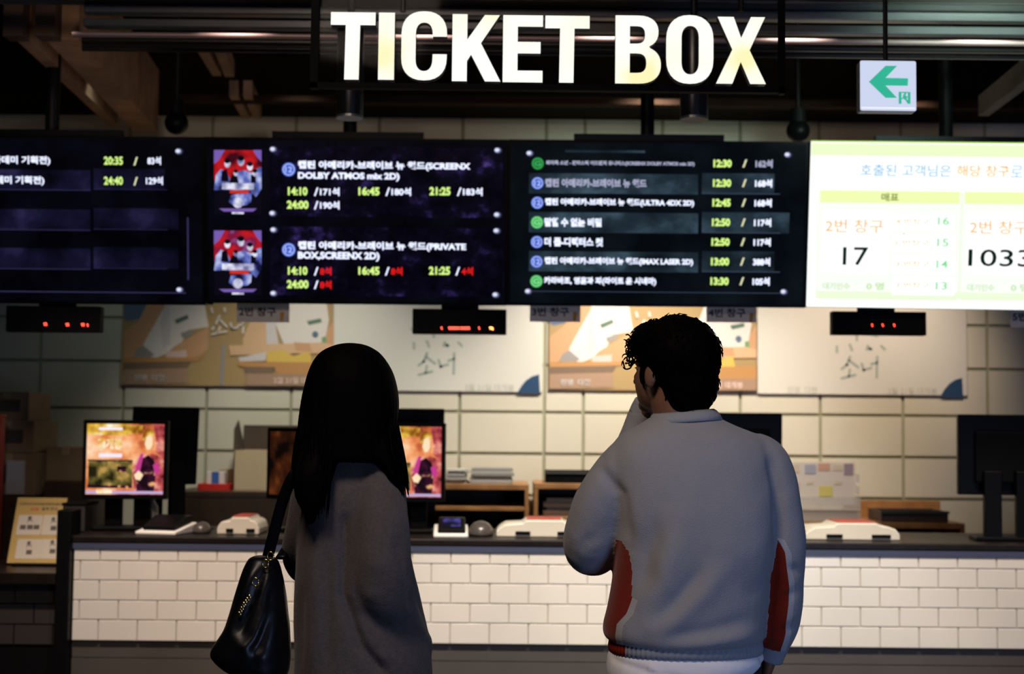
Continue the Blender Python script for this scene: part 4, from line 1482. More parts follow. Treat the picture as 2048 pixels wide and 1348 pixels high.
tray('black tray on top of the shelf unit behind the man\'s elbow', 1155, YB + .2, zC, 0.36, .34, .062, BLACKM, inner=DARKGREY)
tray('dark brown tray on the right shelf unit beside the leaflet holder', 1815, YB + .18, zE, 0.36, .3, .06, mat('tray_brown', (0.05, 0.035, 0.03, 1), 0.5), inner=DARKGREY)
tray('red tray on the dark cabinet, left of the open cardboard box', 436, YB + .2, zA, 0.18, .26, .038, mat('tray_red', (0.62, 0.03, 0.025, 1), 0.4))
ct = thing('small_carton', 'small white carton with a blue stripe standing in the red tray', 'carton', (X(431, YB + .25), YB + .25, zA + .0105))
obj('body', bx(-.05, .05, -.03, .04, 0, .088), mat('carton_white', (0.62, 0.62, 0.6, 1), 0.6), ct, bevel=0.002)
obj('stripe', bx(-.022, .020, -.0315, -.0300, .0, .0885), mat('carton_blue', (0.03, 0.12, 0.42, 1), 0.6), ct)
cb2 = thing('small_carton', 'plain brown carton behind the red tray, beside the cardboard box', 'carton', (X(468, YB + .42), YB + .42, zA))
obj('body', bx(-.085, .05, -.04, .04, 0, .108), CARD, cb2, bevel=0.002)
obj('tape', bx(-.0175 - .02, -.0175 + .02, -.0408, .0408, .0, .1088), mat('tape_tan', (0.36, 0.25, 0.14, 1), 0.4), cb2)
# open cardboard box
YO = YB + .26
o0, o1 = X(477, YO, 980), X(585, YO, 980)
ob = thing('cardboard_box', 'open cream cardboard box with raised dark flaps on the dark cabinet', 'box', ((o0 + o1) / 2, YO, zA))
hw = (o1 - o0) / 2
hb_ = P(500, 900, YO).z - zA
CREAM = mat('box_cream', (0.56, 0.43, 0.27, 1), 0.8, 0, 0.05, 8)
b_ = box(bmn(), -hw, hw, -.16, .16, 0, .006)
for a_ in ((-hw, hw, -.16, -.154), (-hw, hw, .154, .16), (-hw, -hw + .006, -.16, .16), (hw - .006, hw, -.16, .16)):
    box(b_, a_[0], a_[1], a_[2], a_[3], .004, hb_)
obj('body', b_, CREAM, ob)
DFL = mat('box_flap_inside', (0.06, 0.04, 0.028, 1), 0.85, 0, 0.15, 10)
b_ = bmn()
M = Matrix.Translation((0, .157, hb_)) @ Matrix.Rotation(-.10, 4, 'X')
box(b_, -hw - .01, hw, -.003, .003, 0, .14, 0, M)
obj('flap', b_, DFL, ob)
for s in (-1, 1):
    b_ = bmn()
    M = Matrix.Translation((s * hw, 0, hb_)) @ Matrix.Rotation(s * .22, 4, 'Y')
    loft(b_, [[M @ Vector((xx, y, z)) for y, z in ((-.16, 0), (.16, 0), (.15, .17), (-.02, .12))] for xx in (-.003, .003)])
    bmesh.ops.recalc_face_normals(b_, faces=b_.faces)
    obj('flap', b_, DFL, ob)

# acrylic leaflet holder with pages, and boxes of leaflets
ACR = mat('acrylic', (0.75, 0.72, 0.68, 1), 0.1)
MATS['acrylic'].node_tree.nodes['Principled BSDF'].inputs['Alpha'].default_value = 0.45
YH = YB + .14
lh = thing('leaflet_holder', 'clear acrylic stand holding pale pages with small coloured pictures', 'holder', (X(1640, YH, 1040), YH, zD))
xw = (X(1700, YH, 960) - X(1560, YH, 960)) / 2
zh = P(1640, 924, YH).z - zD
b_ = bx(-xw, xw, -.008, .008, .085, zh)
obj('page', b_, mat('page_pale', (0.74, 0.66, 0.58, 1), 0.6), lh, bevel=0.001)
PCOL = [mat('page_' + k, c, 0.6) for k, c in (('blue', (0.42, 0.42, 0.52, 1)), ('red', (0.68, 0.38, 0.28, 1)), ('cream', (0.70, 0.58, 0.44, 1)), ('purple', (0.36, 0.27, 0.32, 1)), ('yellow', (0.72, 0.62, 0.18, 1)))]
for k, (u0, v0, u1, v1, m_) in enumerate(((.05, .05, .2, .25, 2), (.28, .06, .44, .28, 0), (.47, .03, .64, .2, 1), (.68, .06, .82, .2, 2), (.84, .03, .97, .3, 3), (.3, .45, .4, .52, 2), (.48, .56, .68, .8, 4), (.7, .44, .8, .52, 2), (.06, .5, .2, .7, 1))):
    obj('page_picture', bx(-xw + 2 * xw * u0, -xw + 2 * xw * u1, -.0095, -.0080, zh - (zh - .085) * v1, zh - (zh - .085) * v0), PCOL[m_], lh)
b_ = bx(-xw - .06, xw + .02, -.05, .14, .058, .064)
for k in range(3):
    box(b_, xw - .0, xw + .018, -.03, .12, .08 + .065 * k, .125 + .065 * k)
box(b_, -xw - .05, xw + .02, -.046, -.04, .0, .13)
obj('acrylic_case', b_, ACR, lh)
b_ = bmn()
for k in range(5):
    box(b_, -xw - .05 + .004 * k, xw + .016 - .004 * k, -.036, .13, .001 + .0112 * k, .0112 + .0112 * k, k % 2)
obj('leaflets', b_, [mat('leaflet_pink', (0.34, 0.22, 0.17, 1), 0.6), mat('leaflet_grey', (0.30, 0.24, 0.2, 1), 0.6)], lh)

# boxes stacked behind the low counter at the far left
CTD = mat('carton_brown', (0.22, 0.15, 0.09, 1), 0.85, 0, 0.1, 8)


def carton(label, px0, px1, py0, py1, Y, d, m, mark=True):
    x0, x1 = X(px0, Y, py1), X(px1, Y, py1)
    z0, z1 = P(px0, py1, Y).z, P(px0, py0, Y).z
    t = thing('storage_carton', label, 'box', ((x0 + x1) / 2, Y + d / 2, z0), group='brown cartons stacked at the far left')
    hw_ = (x1 - x0) / 2
    obj('body', bx(-hw_, hw_, -d / 2, d / 2, 0, z1 - z0), m, t, bevel=0.004)
    if mark:
        obj('printed_panel', bx(-hw_ * .65, hw_ * .6, -d / 2 - .0015, -d / 2, (z1 - z0) * .3, (z1 - z0) * .72), mat('carton_ink', (0.06, 0.045, 0.035, 1), 0.8), t)
    obj('tape', bx(-.02, .02, -d / 2 - .001, d / 2 + .001, (z1 - z0) * .8, (z1 - z0) + .001), mat('tape_tan', (0.36, 0.25, 0.14, 1), 0.4), t)
    return z0


z1_ = carton('topmost and smallest brown carton of the far left stack', -30, 57, 783, 840, 7.45, .35, CTD)
z2_ = carton('second brown carton from the top of the far left stack', -40, 66, 841, 905, 7.43, .4, CTD)
z3_ = carton('lowest visible brown carton of the far left stack, behind the white sheet', -40, 70, 906, 990, 7.42, .42, CTD)
LB = tag(obj('carton_table', bx(-4.6, X(70, 7.4, 990), 7.36, 7.95, 0, z3_ - .001), WALNUT), 'dark table under the far left stack of cartons', 'table')
z4 = P(120, 962, 7.6).z
tag(obj('dark_chest', bx(X(88, 7.5, 960), X(175, 7.5, 960), 7.5, 7.95, 0, z4), WALNUT, bevel=.004), 'dark brown chest under the single carton behind the left monitor', 'chest')
t = thing('storage_carton', 'single brown carton standing alone behind the left promotion monitor', 'box', (X(134, 7.6, 960), 7.72, z4 + .001))
obj('body', bx(-.105, .115, -.15, .15, 0, .18), CTD, t, bevel=.004)
obj('tape', bx(-.02, .02, -.151, .151, .14, .181), mat('tape_tan', (0.36, 0.25, 0.14, 1), 0.4), t)
p0, p1 = P(10, 921, 7.38), P(45, 985, 7.38)
tag(obj('paper_sheet', bx(p0.x, p1.x, 7.405, 7.409, p1.z - .01, p0.z), mat('sheet_grey', (0.40, 0.40, 0.44, 1), 0.7)), 'white sheet of paper taped on the lowest carton at the far left', 'paper')
pr_ = P(-20, 880, 7.2)
rb = thing('red_bin', 'red object cut off by the left edge, beside the cartons', 'bin', (X(-25, 7.2, 880), 7.2, 0))
obj('body', cyl(bmn(), (0, 0), .07, 0, P(0, 832, 7.2).z, 20, 0, .085), mat('bin_red', (0.35, 0.012, 0.01, 1), 0.5), rb, smooth=False)
obj('rim', lathe(bmn(), (0, 0, P(0, 832, 7.2).z - .006), [(.082, 0), (.09, 0), (.09, .014), (.082, .014)]), mat('bin_red', (0.35, 0.012, 0.01, 1), 0.5), rb)

# ------------------------------------------------------------------ people
def remesh(bm, voxel, smooth=6, fac=0.5):
    bmesh.ops.recalc_face_normals(bm, faces=bm.faces)
    me = bpy.data.meshes.new('tmp')
    bm.to_mesh(me)
    bm.free()
    o = bpy.data.objects.new('tmp', me)
    COL.objects.link(o)
    r = o.modifiers.new('r', 'REMESH')
    r.mode = 'VOXEL'
    r.voxel_size = voxel
    if smooth:
        s = o.modifiers.new('s', 'SMOOTH')
        s.factor = fac
        s.iterations = smooth
    dg = bpy.context.evaluated_depsgraph_get()
    out = bpy.data.meshes.new_from_object(o.evaluated_get(dg))
    bpy.data.objects.remove(o)
    bpy.data.meshes.remove(me)
    return out


def verts(me):
    a = np.empty(len(me.vertices) * 3, dtype=np.float32)
    me.vertices.foreach_get('co', a)
    return a.reshape(-1, 3).astype(np.float64)


def normals(me):
    a = np.empty(len(me.vertices) * 3, dtype=np.float32)
    me.vertices.foreach_get('normal', a)
    return a.reshape(-1, 3).astype(np.float64)


def set_verts(me, v):
    me.vertices.foreach_set('co', v.astype(np.float32).ravel())
    me.update()


def attr(me, name, vals):
    a = me.attributes.new(name, 'FLOAT', 'POINT')
    a.data.foreach_set('value', np.asarray(vals, dtype=np.float32))


def seg_dist(p, line):
    """distance of 2-D points to a polyline"""
    best = np.full(len(p), 1e9)
    for a, b in zip(line[:-1], line[1:]):
        a, b = np.array(a, float), np.array(b, float)
        d = b - a
        t = np.clip(((p - a) @ d) / (d @ d), 0, 1)
        best = np.minimum(best, np.linalg.norm(p - (a + t[:, None] * d), axis=1))
    return best


def fold(p, line, wd):
    """a crease along a polyline that dies away towards its ends"""
    e = np.minimum(np.linalg.norm(p - np.array(line[0], float), axis=1), np.linalg.norm(p - np.array(line[-1], float), axis=1))
    return np.exp(-(seg_dist(p, line) / wd) ** 2) * (1 - .85 * np.exp(-(e / (2.2 * wd)) ** 2))


def wob(p, f, seed=0):
    """cheap smooth noise from sines"""
    rnd = np.random.RandomState(seed)
    o = np.zeros(len(p))
    for k in range(5):
        d = rnd.normal(size=3)
        d /= np.linalg.norm(d)
        o += np.sin(p @ d * f * (1 + .35 * k) + rnd.uniform(0, 6.28)) / (1 + .5 * k)
    return o / 2.5


def sring(c, a, b, e=2.3, n=40):
    r = []
    for k in range(n):
        t = 2 * PI * k / n
        cs, sn = math.cos(t), math.sin(t)
        r.append(Vector((c[0] + a * math.copysign(abs(cs) ** (2 / e), cs), c[1] + b * math.copysign(abs(sn) ** (2 / e), sn), c[2])))
    return r


def rows_loft(bm, rows, Y, e=2.3, n=40):
    """rows: (py, left px, right px, half depth, dy)"""
    rings = []
    for py, xl_, xr2, b, dy in rows:
        l, r = P(xl_, py, Y), P(xr2, py, Y)
        rings.append(sring(((l.x + r.x) / 2, Y + dy, (l.z + r.z) / 2), (r.x - l.x) / 2, b, e, n))
    return loft(bm, rings, True)


def smooth_rows(rows, m=4):
    return [tuple(r) for r in smooth_path(rows, m)]


def limb(bm, Y, pts, n=20, m=5):
    """pts: (px, py, dy, radius)"""
    q = smooth_path(pts, m)
    tube(bm, [P(a, b, Y + c) for a, b, c, r in q], [r for a, b, c, r in q], n)
    return bm


def head_parts(bm, M, s=1.0):
    def el(c, r, R=None):
        ellipsoid(bm, (0, 0, 0), r, M @ Matrix.Translation(c) @ (R or Matrix.Identity(4)), 20, 14)
    el((0, -.010, .040), (.077, .096, .088))
    el((0, .034, -.018), (.067, .064, .076))
    el((0, .045, -.052), (.052, .050, .038))
    el((0, .080, -.076), (.024, .020, .018))
    el((0, .074, .026), (.052, .024, .016))
    el((0, .104, -.008), (.011, .019, .023))
    el((0, .112, -.020), (.015, .014, .011))
    el((0, .092, -.045), (.023, .011, .010))
    for s_ in (-1, 1):
        el((s_ * .079, -.004, -.004), (.010, .016, .029), Matrix.Rotation(s_ * -.25, 4, 'Z'))
        el((s_ * .036, .062, -.010), (.024, .022, .018))


def hand(bm, base, dirv, up, side, L=.185):
    """palm and five bent fingers: dirv along the hand, up = back of the hand, side = towards the thumb"""
    d, u, s = Vector(dirv).normalized(), Vector(up).normalized(), Vector(side).normalized()
    b = Vector(base)
    rings = []
    for t, wd, th in ((0, .026, .020), (.3, .036, .017), (.7, .042, .015), (1.0, .040, .012)):
        c = b + d * (L * .52 * t)
        rings.append([c + s * (wd * math.cos(2 * PI * k / 14)) + u * (th * math.sin(2 * PI * k / 14)) for k in range(14)])
    loft(bm, rings)
    for off, ln in ((.030, .072), (.010, .080), (-.011, .074), (-.030, .058)):
        p0 = b + d * (L * .49) + s * off
        p1 = p0 + d * (ln * .42) - u * (ln * .18)
        p2 = p1 + d * (ln * .16) - u * (ln * .32)
        p3 = p2 - d * (ln * .12) - u * (ln * .22)
        tube(bm, [p0, p1, p2, p3], [.0098, .0092, .0085, .0068], 10)
    p0 = b + d * (L * .14) + s * .026
    tube(bm, [p0, p0 + s * .026 + d * .024 - u * .008, p0 + s * .032 + d * .052 - u * .018, p0 + s * .026 + d * .072 - u * .026], [.0135, .0118, .0105, .0078], 10)


SKIN = mat('skin', (0.17, 0.085, 0.052, 1), 0.5, 0, 0.06, 30)
MATS['skin'].node_tree.nodes['Principled BSDF'].inputs['Subsurface Weight'].default_value = 0.08
MATS['skin'].node_tree.nodes['Principled BSDF'].inputs['Specular IOR Level'].default_value = 0.2
HAIR = mat('hair_black', (0.0012, 0.0010, 0.0010, 1), 0.6, 0, 0.2, 60, spec=0.015)
TROUSER = mat('trousers_black', (0.010, 0.010, 0.012, 1), 0.85, bump=.3, bscale=300)
SHOE = mat('shoe_black', (0.012, 0.012, 0.012, 1), 0.4)
SOLE = mat('shoe_sole', (0.3, 0.3, 0.29, 1), 0.7)
EYEW = mat('eye_white', (0.7, 0.68, 0.65, 1), 0.2)
EYEK = mat('eye_dark', (0.015, 0.008, 0.005, 1), 0.15)


def eyes(M, parent):
    for s_ in (-1, 1):
        b_ = ellipsoid(bmn(), (0, 0, 0), (.0115, .0115, .0105), M @ Matrix.Translation((s_ * .032, .0755, .012)), 16, 10)
        e_ = obj('eye', b_, EYEW, parent, True, True)
        b_ = ellipsoid(bmn(), (0, 0, 0), (.0052, .0022, .0052), M @ Matrix.Translation((s_ * .032, .0860, .012)), 12, 8)
        obj('iris', b_, EYEK, e_, True, True)


def shoe(parent, x, y, yaw, L=.27):
    M = Matrix.Translation((x, y, 0)) @ Matrix.Rotation(yaw, 4, 'Z')
    rings = []
    for t, wd, ht in ((-.09, .028, .07), (-.075, .036, .095), (-.02, .038, .10), (.04, .042, .075), (.10, .047, .055), (.15, .042, .045), (.175, .022, .032)):
        rings.append([M @ Vector((wd * math.cos(2 * PI * k / 18), t, .024 + max(0, ht - .024) * .5 * (1 + math.sin(2 * PI * k / 18)))) for k in range(18)])
    o = obj('shoe', loft(bmn(), rings), SHOE, parent, True, True)
    rings = []
    for z in (0, .026):
        rings.append([M @ Vector((.047 * math.cos(2 * PI * k / 24) * (1 - .12 * max(0, -math.sin(2 * PI * k / 24))), .045 + .137 * math.sin(2 * PI * k / 24), z)) for k in range(24)])
    obj('sole', loft(bmn(), rings), SOLE, o, False, True)


# ---------------------------------------------------------------- the man
YM = 3.35
SM = YM / F
hipM = P(1370, 1300, YM)
man = thing('person', 'man seen from behind in a loose grey-blue sweater with red sides, hand at his mouth', 'person', (hipM.x, YM, 0))


def px_of(v, Y):
    """front-view coordinates of a garment point at the wearer's own distance"""
    q = np.stack([v[:, 0], np.full(len(v), Y), v[:, 2] - CAM.z], 1)
    cx = q @ np.array(CR)
    cy = q @ np.array(CU)
    cz = q @ np.array(FWD)
    return np.stack([1024 + F * cx / cz, 674 - F * cy / cz], 1)


torso_m = [(834, 1303, 1438, .070, .02), (848, 1282, 1468, .080, .015), (866, 1246, 1512, .095, .01), (890, 1226, 1536, .110, .005), (930, 1216, 1548, .126, 0),
           (1000, 1222, 1552, .140, -.005), (1080, 1232, 1550, .148, -.005), (1150, 1226, 1540, .150, 0), (1205, 1216, 1534, .150, 0), (1248, 1206, 1530, .152, 0),
           (1270, 1207, 1527, .148, 0), (1284, 1220, 1518, .130, 0)]
armR = [(1492, 900, .01, .052), (1528, 930, .0, .062), (1548, 1000, -.005, .060), (1561, 1090, -.005, .058), (1561, 1165, 0, .053), (1556, 1225, .01, .056), (1551, 1272, .02, .044), (1544, 1296, .03, .034)]
armL = [(1290, 900, .01, .052), (1250, 935, .0, .064), (1205, 1010, .01, .070), (1184, 1088, .05, .070), (1196, 1075, .15, .066), (1238, 960, .23, .050), (1271, 868, .25, .038), (1282, 828, .245, .033), (1287, 810, .24, .024)]
bm = bmn()
rows_loft(bm, smooth_rows(torso_m), YM, 2.35)
limb(bm, YM, armR)
limb(bm, YM, armL)
me = remesh(bm, 0.006, 10)
v = verts(me)
nn = normals(me)
pq = px_of(v, YM)
back = np.clip(-nn[:, 1] * 1.6, 0, 1)
disp = np.zeros(len(v))
for line, wd, amp in (([(1346, 1033), (1313, 1155), (1250, 1240)], 26, .013), ([(1441, 1100), (1391, 1172), (1330, 1222), (1263, 1277)], 24, .012),
                      ([(1313, 1010), (1283, 1100), (1272, 1190)], 22, -.012), ([(1400, 1110), (1340, 1190), (1285, 1245)], 16, -.010),
                      ([(1268, 1284), (1391, 1268), (1505, 1252)], 15, .009), ([(1300, 1262), (1400, 1244), (1500, 1220)], 16, -.007),
                      ([(1530, 900), (1547, 980), (1546, 1090)], 12, -.012), ([(1190, 924), (1235, 985), (1247, 1085)], 11, -.013),
                      ([(1480, 960), (1500, 1060), (1510, 1180)], 30, .007), ([(1460, 1130), (1490, 1180), (1500, 1230)], 18, -.006),
                      ([(1215, 900), (1185, 925)], 9, -.006), ([(1560, 1120), (1600, 1150)], 9, -.010), ([(1555, 1195), (1598, 1172)], 10, -.008),
                      ([(1556, 1262), (1598, 1240)], 9, -.008), ([(1150, 1100), (1200, 1060)], 12, -.006), ([(1330, 870), (1400, 880), (1460, 868)], 10, .003),
                      ([(1360, 900), (1370, 980), (1350, 1060)], 26, .004)):
    disp += amp * fold(pq, line, wd) * back
disp += .0022 * wob(v, 22, 3) + .0012 * wob(v, 60, 4)
v = v + nn * disp[:, None]
set_verts(me, v)


# which points are sleeve, which are body
def axis_d(v, Y, pts):
    q = smooth_path(pts, 5)
    best = np.full(len(v), 1e9)
    for a, b in zip(q[:-1], q[1:]):
        A, B = np.array(P(a[0], a[1], Y + a[2])), np.array(P(b[0], b[1], Y + b[2]))
        d = B - A
        t = np.clip(((v - A) @ d) / (d @ d), 0, 1)
        best = np.minimum(best, np.linalg.norm(v - (A + t[:, None] * d), axis=1) - (a[3] + (b[3] - a[3]) * t))
    return best


dL, dR = axis_d(v, YM, armL), axis_d(v, YM, armR)
rows_ = np.array(torso_m)
cxl, cxr, cb = np.interp(pq[:, 1], rows_[:, 0], rows_[:, 1]), np.interp(pq[:, 1], rows_[:, 0], rows_[:, 2]), np.interp(pq[:, 1], rows_[:, 0], rows_[:, 3])
ell = ((np.abs(pq[:, 0] - (cxl + cxr) / 2) / ((cxr - cxl) / 2)) ** 2.35 + (np.abs(v[:, 1] - YM) / cb) ** 2.35) ** (1 / 2.35)
dT = (ell - 1) * .13
isL = np.clip((dT - dL) / .004, -1, 1)
isR = np.where((dR < dL) & (dR < .03), np.clip((dT - dR) / .004, -1, 1), -1)
isL = np.where(dL < dR, isL, -1)
bL = np.interp(pq[:, 1], [1056, 1078, 1100, 1133, 1183, 1216, 1238, 1262, 1290, 1318], [1150, 1240, 1252, 1256, 1258, 1247, 1229, 1225, 1232, 1246])
bR = np.interp(pq[:, 1], [1056, 1076, 1090, 1150, 1300], [1660, 1556, 1543, 1531, 1528])
bS = np.interp(pq[:, 1], [1056, 1074, 1100, 1182, 1240, 1262, 1296], [1460, 1546, 1560, 1572, 1566, 1568, 1560])
tor = np.maximum(bL - pq[:, 0], pq[:, 0] - bR)
tor = np.where((isL > 0), -60, tor)
slv = bS - pq[:, 0]
red = np.where(isR > 0, slv, tor)
under = np.where((isL > 0) & (pq[:, 1] > 1140), (pq[:, 1] - 1150), -60)
red = np.maximum(red, under)
left_pipe = (pq[:, 0] < 1400) & (pq[:, 1] > 1185) & (isL <= 0)
red = np.where((red < 0) & ~((isR > 0) | left_pipe), -60, red)
attr(me, 'panel', red)

sw, nt, b = new_mat('sweater_knit')
b.inputs['Roughness'].default_value = 0.9
b.inputs['Specular IOR Level'].default_value = 0.15
b.inputs['Sheen Weight'].default_value = 0.15
at = nt.nodes.new('ShaderNodeAttribute')
at.attribute_name = 'panel'
gt = nt.nodes.new('ShaderNodeMath')
gt.operation = 'GREATER_THAN'
gt.inputs[1].default_value = 0.0
gt2 = nt.nodes.new('ShaderNodeMath')
gt2.operation = 'GREATER_THAN'
gt2.inputs[1].default_value = -12.0
nt.links.new(at.outputs['Fac'], gt.inputs[0])
nt.links.new(at.outputs['Fac'], gt2.inputs[0])
tc = nt.nodes.new('ShaderNodeTexCoord')
nz = nt.nodes.new('ShaderNodeTexNoise')
nz.inputs['Scale'].default_value = 350
nz.inputs['Detail'].default_value = 2
nt.links.new(tc.outputs['Object'], nz.inputs['Vector'])
m1 = nt.nodes.new('ShaderNodeMix')
m1.data_type = 'RGBA'
m1.inputs[6].default_value = (0.29, 0.30, 0.33, 1)
m1.inputs[7].default_value = (0.42, 0.43, 0.46, 1)
nt.links.new(gt2.outputs[0], m1.inputs[0])
m2 = nt.nodes.new('ShaderNodeMix')
m2.data_type = 'RGBA'
m2.inputs[7].default_value = (0.20, 0.014, 0.004, 1)
nt.links.new(gt.outputs[0], m2.inputs[0])
nt.links.new(m1.outputs[2], m2.inputs[6])
m3 = nt.nodes.new('ShaderNodeMix')
m3.data_type = 'RGBA'
m3.blend_type = 'MULTIPLY'
m3.inputs[0].default_value = 0.25
nt.links.new(m2.outputs[2], m3.inputs[6])
nt.links.new(nz.outputs['Color'], m3.inputs[7])
nt.links.new(m3.outputs[2], b.inputs['Base Color'])
bp = nt.nodes.new('ShaderNodeBump')
bp.inputs['Strength'].default_value = 0.5
bp.inputs['Distance'].default_value = 0.002
nt.links.new(nz.outputs['Fac'], bp.inputs['Height'])
nt.links.new(bp.outputs['Normal'], b.inputs['Normal'])
sweater = link_mesh('sweater', me, sw, man, True, True, 'grey-blue sweater with red side panels and pale piping')
KNIT = mat('rib_knit', (0.25, 0.27, 0.31, 1), 0.9, bump=.5, bscale=350, spec=.15)
KRED = mat('rib_red', (0.20, 0.014, 0.004, 1), 0.9, bump=.5, bscale=350, spec=.15)


def ribbed(name, rows, Y, nr, depth, split=None, mats=(KNIT,)):
    bm = bmn()
    N = nr * 4
    rings = []
    for py, xl_, xr2, b_, dy in rows:
        l, r = P(xl_, py, Y), P(xr2, py, Y)
        c = ((l.x + r.x) / 2, Y + dy, (l.z + r.z) / 2)
        a_ = (r.x - l.x) / 2
        ring = []
        for k, p in enumerate(sring(c, a_, b_, 2.3, N)):
            f_ = 1 + depth * (1 if k % 4 < 2 else -1) / a_
            ring.append(Vector((c[0] + (p.x - c[0]) * f_, c[1] + (p.y - c[1]) * f_, p.z)))
        rings.append(ring)
    loft(bm, rings, True)
    if split is not None:
        xs_ = P(split, rows[0][0], Y).x
        for f_ in bm.faces:
            if f_.calc_center_median().x < xs_:
                f_.material_index = 1
    return bm


obj('ribbed_hem', ribbed('h', [(1270, 1224, 1516, .128, 0), (1279, 1219, 1522, .139, 0), (1292, 1217, 1524, .142, 0), (1302, 1218, 1521, .140, 0), (1303, 1224, 1516, .133, 0)], YM, 80, .0009, 1244), [KNIT, KRED], sweater, True, True)
# collar band
bm = bmn()
rings = []
for py, xl_, xr2, b_, dy in ((843, 1298, 1446, .078, .012), (834, 1300, 1442, .076, .016), (826, 1304, 1436, .071, .02), (822, 1309, 1430, .066, .022), (832, 1312, 1428, .063, .022)):
    l, r = P(xl_, py + 5, YM), P(xr2, py - 5, YM)
    rings.append([Vector((p.x, p.y, p.z + (r.z - l.z) * .5 * ((p.x - (l.x + r.x) / 2) / ((r.x - l.x) / 2)))) for p in sring(((l.x + r.x) / 2, YM + dy, (l.z + r.z) / 2), (r.x - l.x) / 2, b_, 2.1, 60)])
loft(bm, rings, False)
o = obj('collar', bm, KNIT, sweater, True, True)
md = o.modifiers.new('solid', 'SOLIDIFY')
md.thickness = .004
# cuffs
bm = bmn()
limb(bm, YM, [(1549, 1286, .025, .036), (1544, 1300, .03, .034), (1538, 1316, .036, .033)])
obj('cuff', bm, KNIT, sweater, True, True)
bm = bmn()
limb(bm, YM, [(1282, 826, .245, .031), (1286, 812, .24, .028), (1289, 802, .235, .025)])
obj('cuff', bm, KNIT, sweater, True, True)
# t-shirt
bm = bmn()
rows_loft(bm, smooth_rows([(1270, 1236, 1508, .118, 0), (1294, 1226, 1516, .128, 0), (1306, 1216, 1525, .140, 0), (1322, 1213, 1523, .144, -.002), (1340, 1212, 1506, .144, -.004), (1356, 1214, 1496, .140, -.004)], 4), YM)
me = remesh(bm, .006, 4)
v = verts(me)
nn = normals(me)
pq = px_of(v, YM)
d = -.005 * np.exp(-(seg_dist(pq, [(1225, 1310), (1310, 1330), (1420, 1345)]) / 6) ** 2) + .004 * np.exp(-(seg_dist(pq, [(1290, 1318), (1320, 1338)]) / 7) ** 2) - .005 * np.exp(-(seg_dist(pq, [(1510, 1300), (1520, 1325), (1495, 1348)]) / 6) ** 2)
set_verts(me, v + nn * (d + .002 * wob(v, 40, 9))[:, None])
link_mesh('t_shirt', me, mat('t_shirt_white', (0.74, 0.75, 0.80, 1), 0.85, bump=.2, bscale=400), man, True, True, 'white t-shirt showing below the sweater')
# trousers
bm = bmn()
rows_loft(bm, smooth_rows([(1290, 1232, 1510, .115, .01), (1315, 1226, 1524, .125, .01), (1360, 1222, 1520, .135, 0), (1420, 1222, 1520, .135, 0), (1500, 1228, 1514, .125, 0)], 3), YM)
fl = P(1300, 1300, YM)
for px_ in (1294, 1448):
    hp = P(px_, 1480, YM)
    kx = hp.x
    tube(bm, [(kx, YM, hp.z + .05), (kx, YM, hp.z - .08), (kx, YM + .01, .48), (kx, YM + .005, .25), (kx, YM, .09)], [.088, .086, .072, .066, .064], 22)
me = remesh(bm, .010, 6)
trousers_m = link_mesh('trousers', me, TROUSER, man, True, True)
for px_, yw in ((1294, .12), (1448, -.1)):
    shoe(man, P(px_, 1480, YM).x, YM, yw)

# head, neck, hidden core, hand: one continuous body
hc = P(1345, 750, YM + .035)
HM = Matrix.Translation(hc) @ Matrix.Rotation(math.radians(40), 4, 'Z') @ Matrix.Rotation(.06, 4, 'X')
bm = bmn()
head_parts(bm, HM)
nk = P(1368, 850, YM + .015)
tube(bm, [HM @ Vector((0, -.015, .0)), HM @ Vector((0, -.018, -.06)), nk, P(1370, 890, YM)], [.057, .062, .063, .085], 22)
rows_loft(bm, smooth_rows([(862, 1290, 1460, .06, .01), (890, 1250, 1505, .08, .005), (1000, 1262, 1500, .10, 0), (1150, 1280, 1480, .10, 0), (1300, 1262, 1490, .105, 0), (1400, 1255, 1495, .11, 0), (1480, 1260, 1490, .1, 0)], 3), YM)
for arm in (armR, armL):
    limb(bm, YM, [(a, b, c, max(.026, r * .62)) for a, b, c, r in arm])
for px_ in (1294, 1448):
    kx = P(px_, 1480, YM).x
    tube(bm, [(kx, YM, P(px_, 1450, YM).z), (kx, YM + .005, .48), (kx, YM, .08)], [.07, .05, .038], 14)
hb0 = P(1290, 826, YM + .24)
hand(bm, hb0, Vector((.22, -.45, .85)), Vector((-1, .0, .25)), Vector((.1, .85, .45)), .15)
hr0 = P(1541, 1308, YM + .032)
hand(bm, hr0, Vector((-.25, .35, -.95)), Vector((.95, .1, -.2)), Vector((.05, .95, .3)), .175)
me = remesh(bm, .0042, 4)
body_m = link_mesh('body', me, SKIN, man, True, True)
eyes(HM, body_m)

# hair
HL = HM


def clampz(bm, M, start):
    Mi = M.inverted()
    bm.verts.ensure_lookup_table()
    for vv in bm.verts[start:]:
        q = Mi @ vv.co
        if q.y > .004:
            q.z = max(q.z, min(.020, -.02 + 1.2 * (q.y - .004)))
        vv.co = M @ q


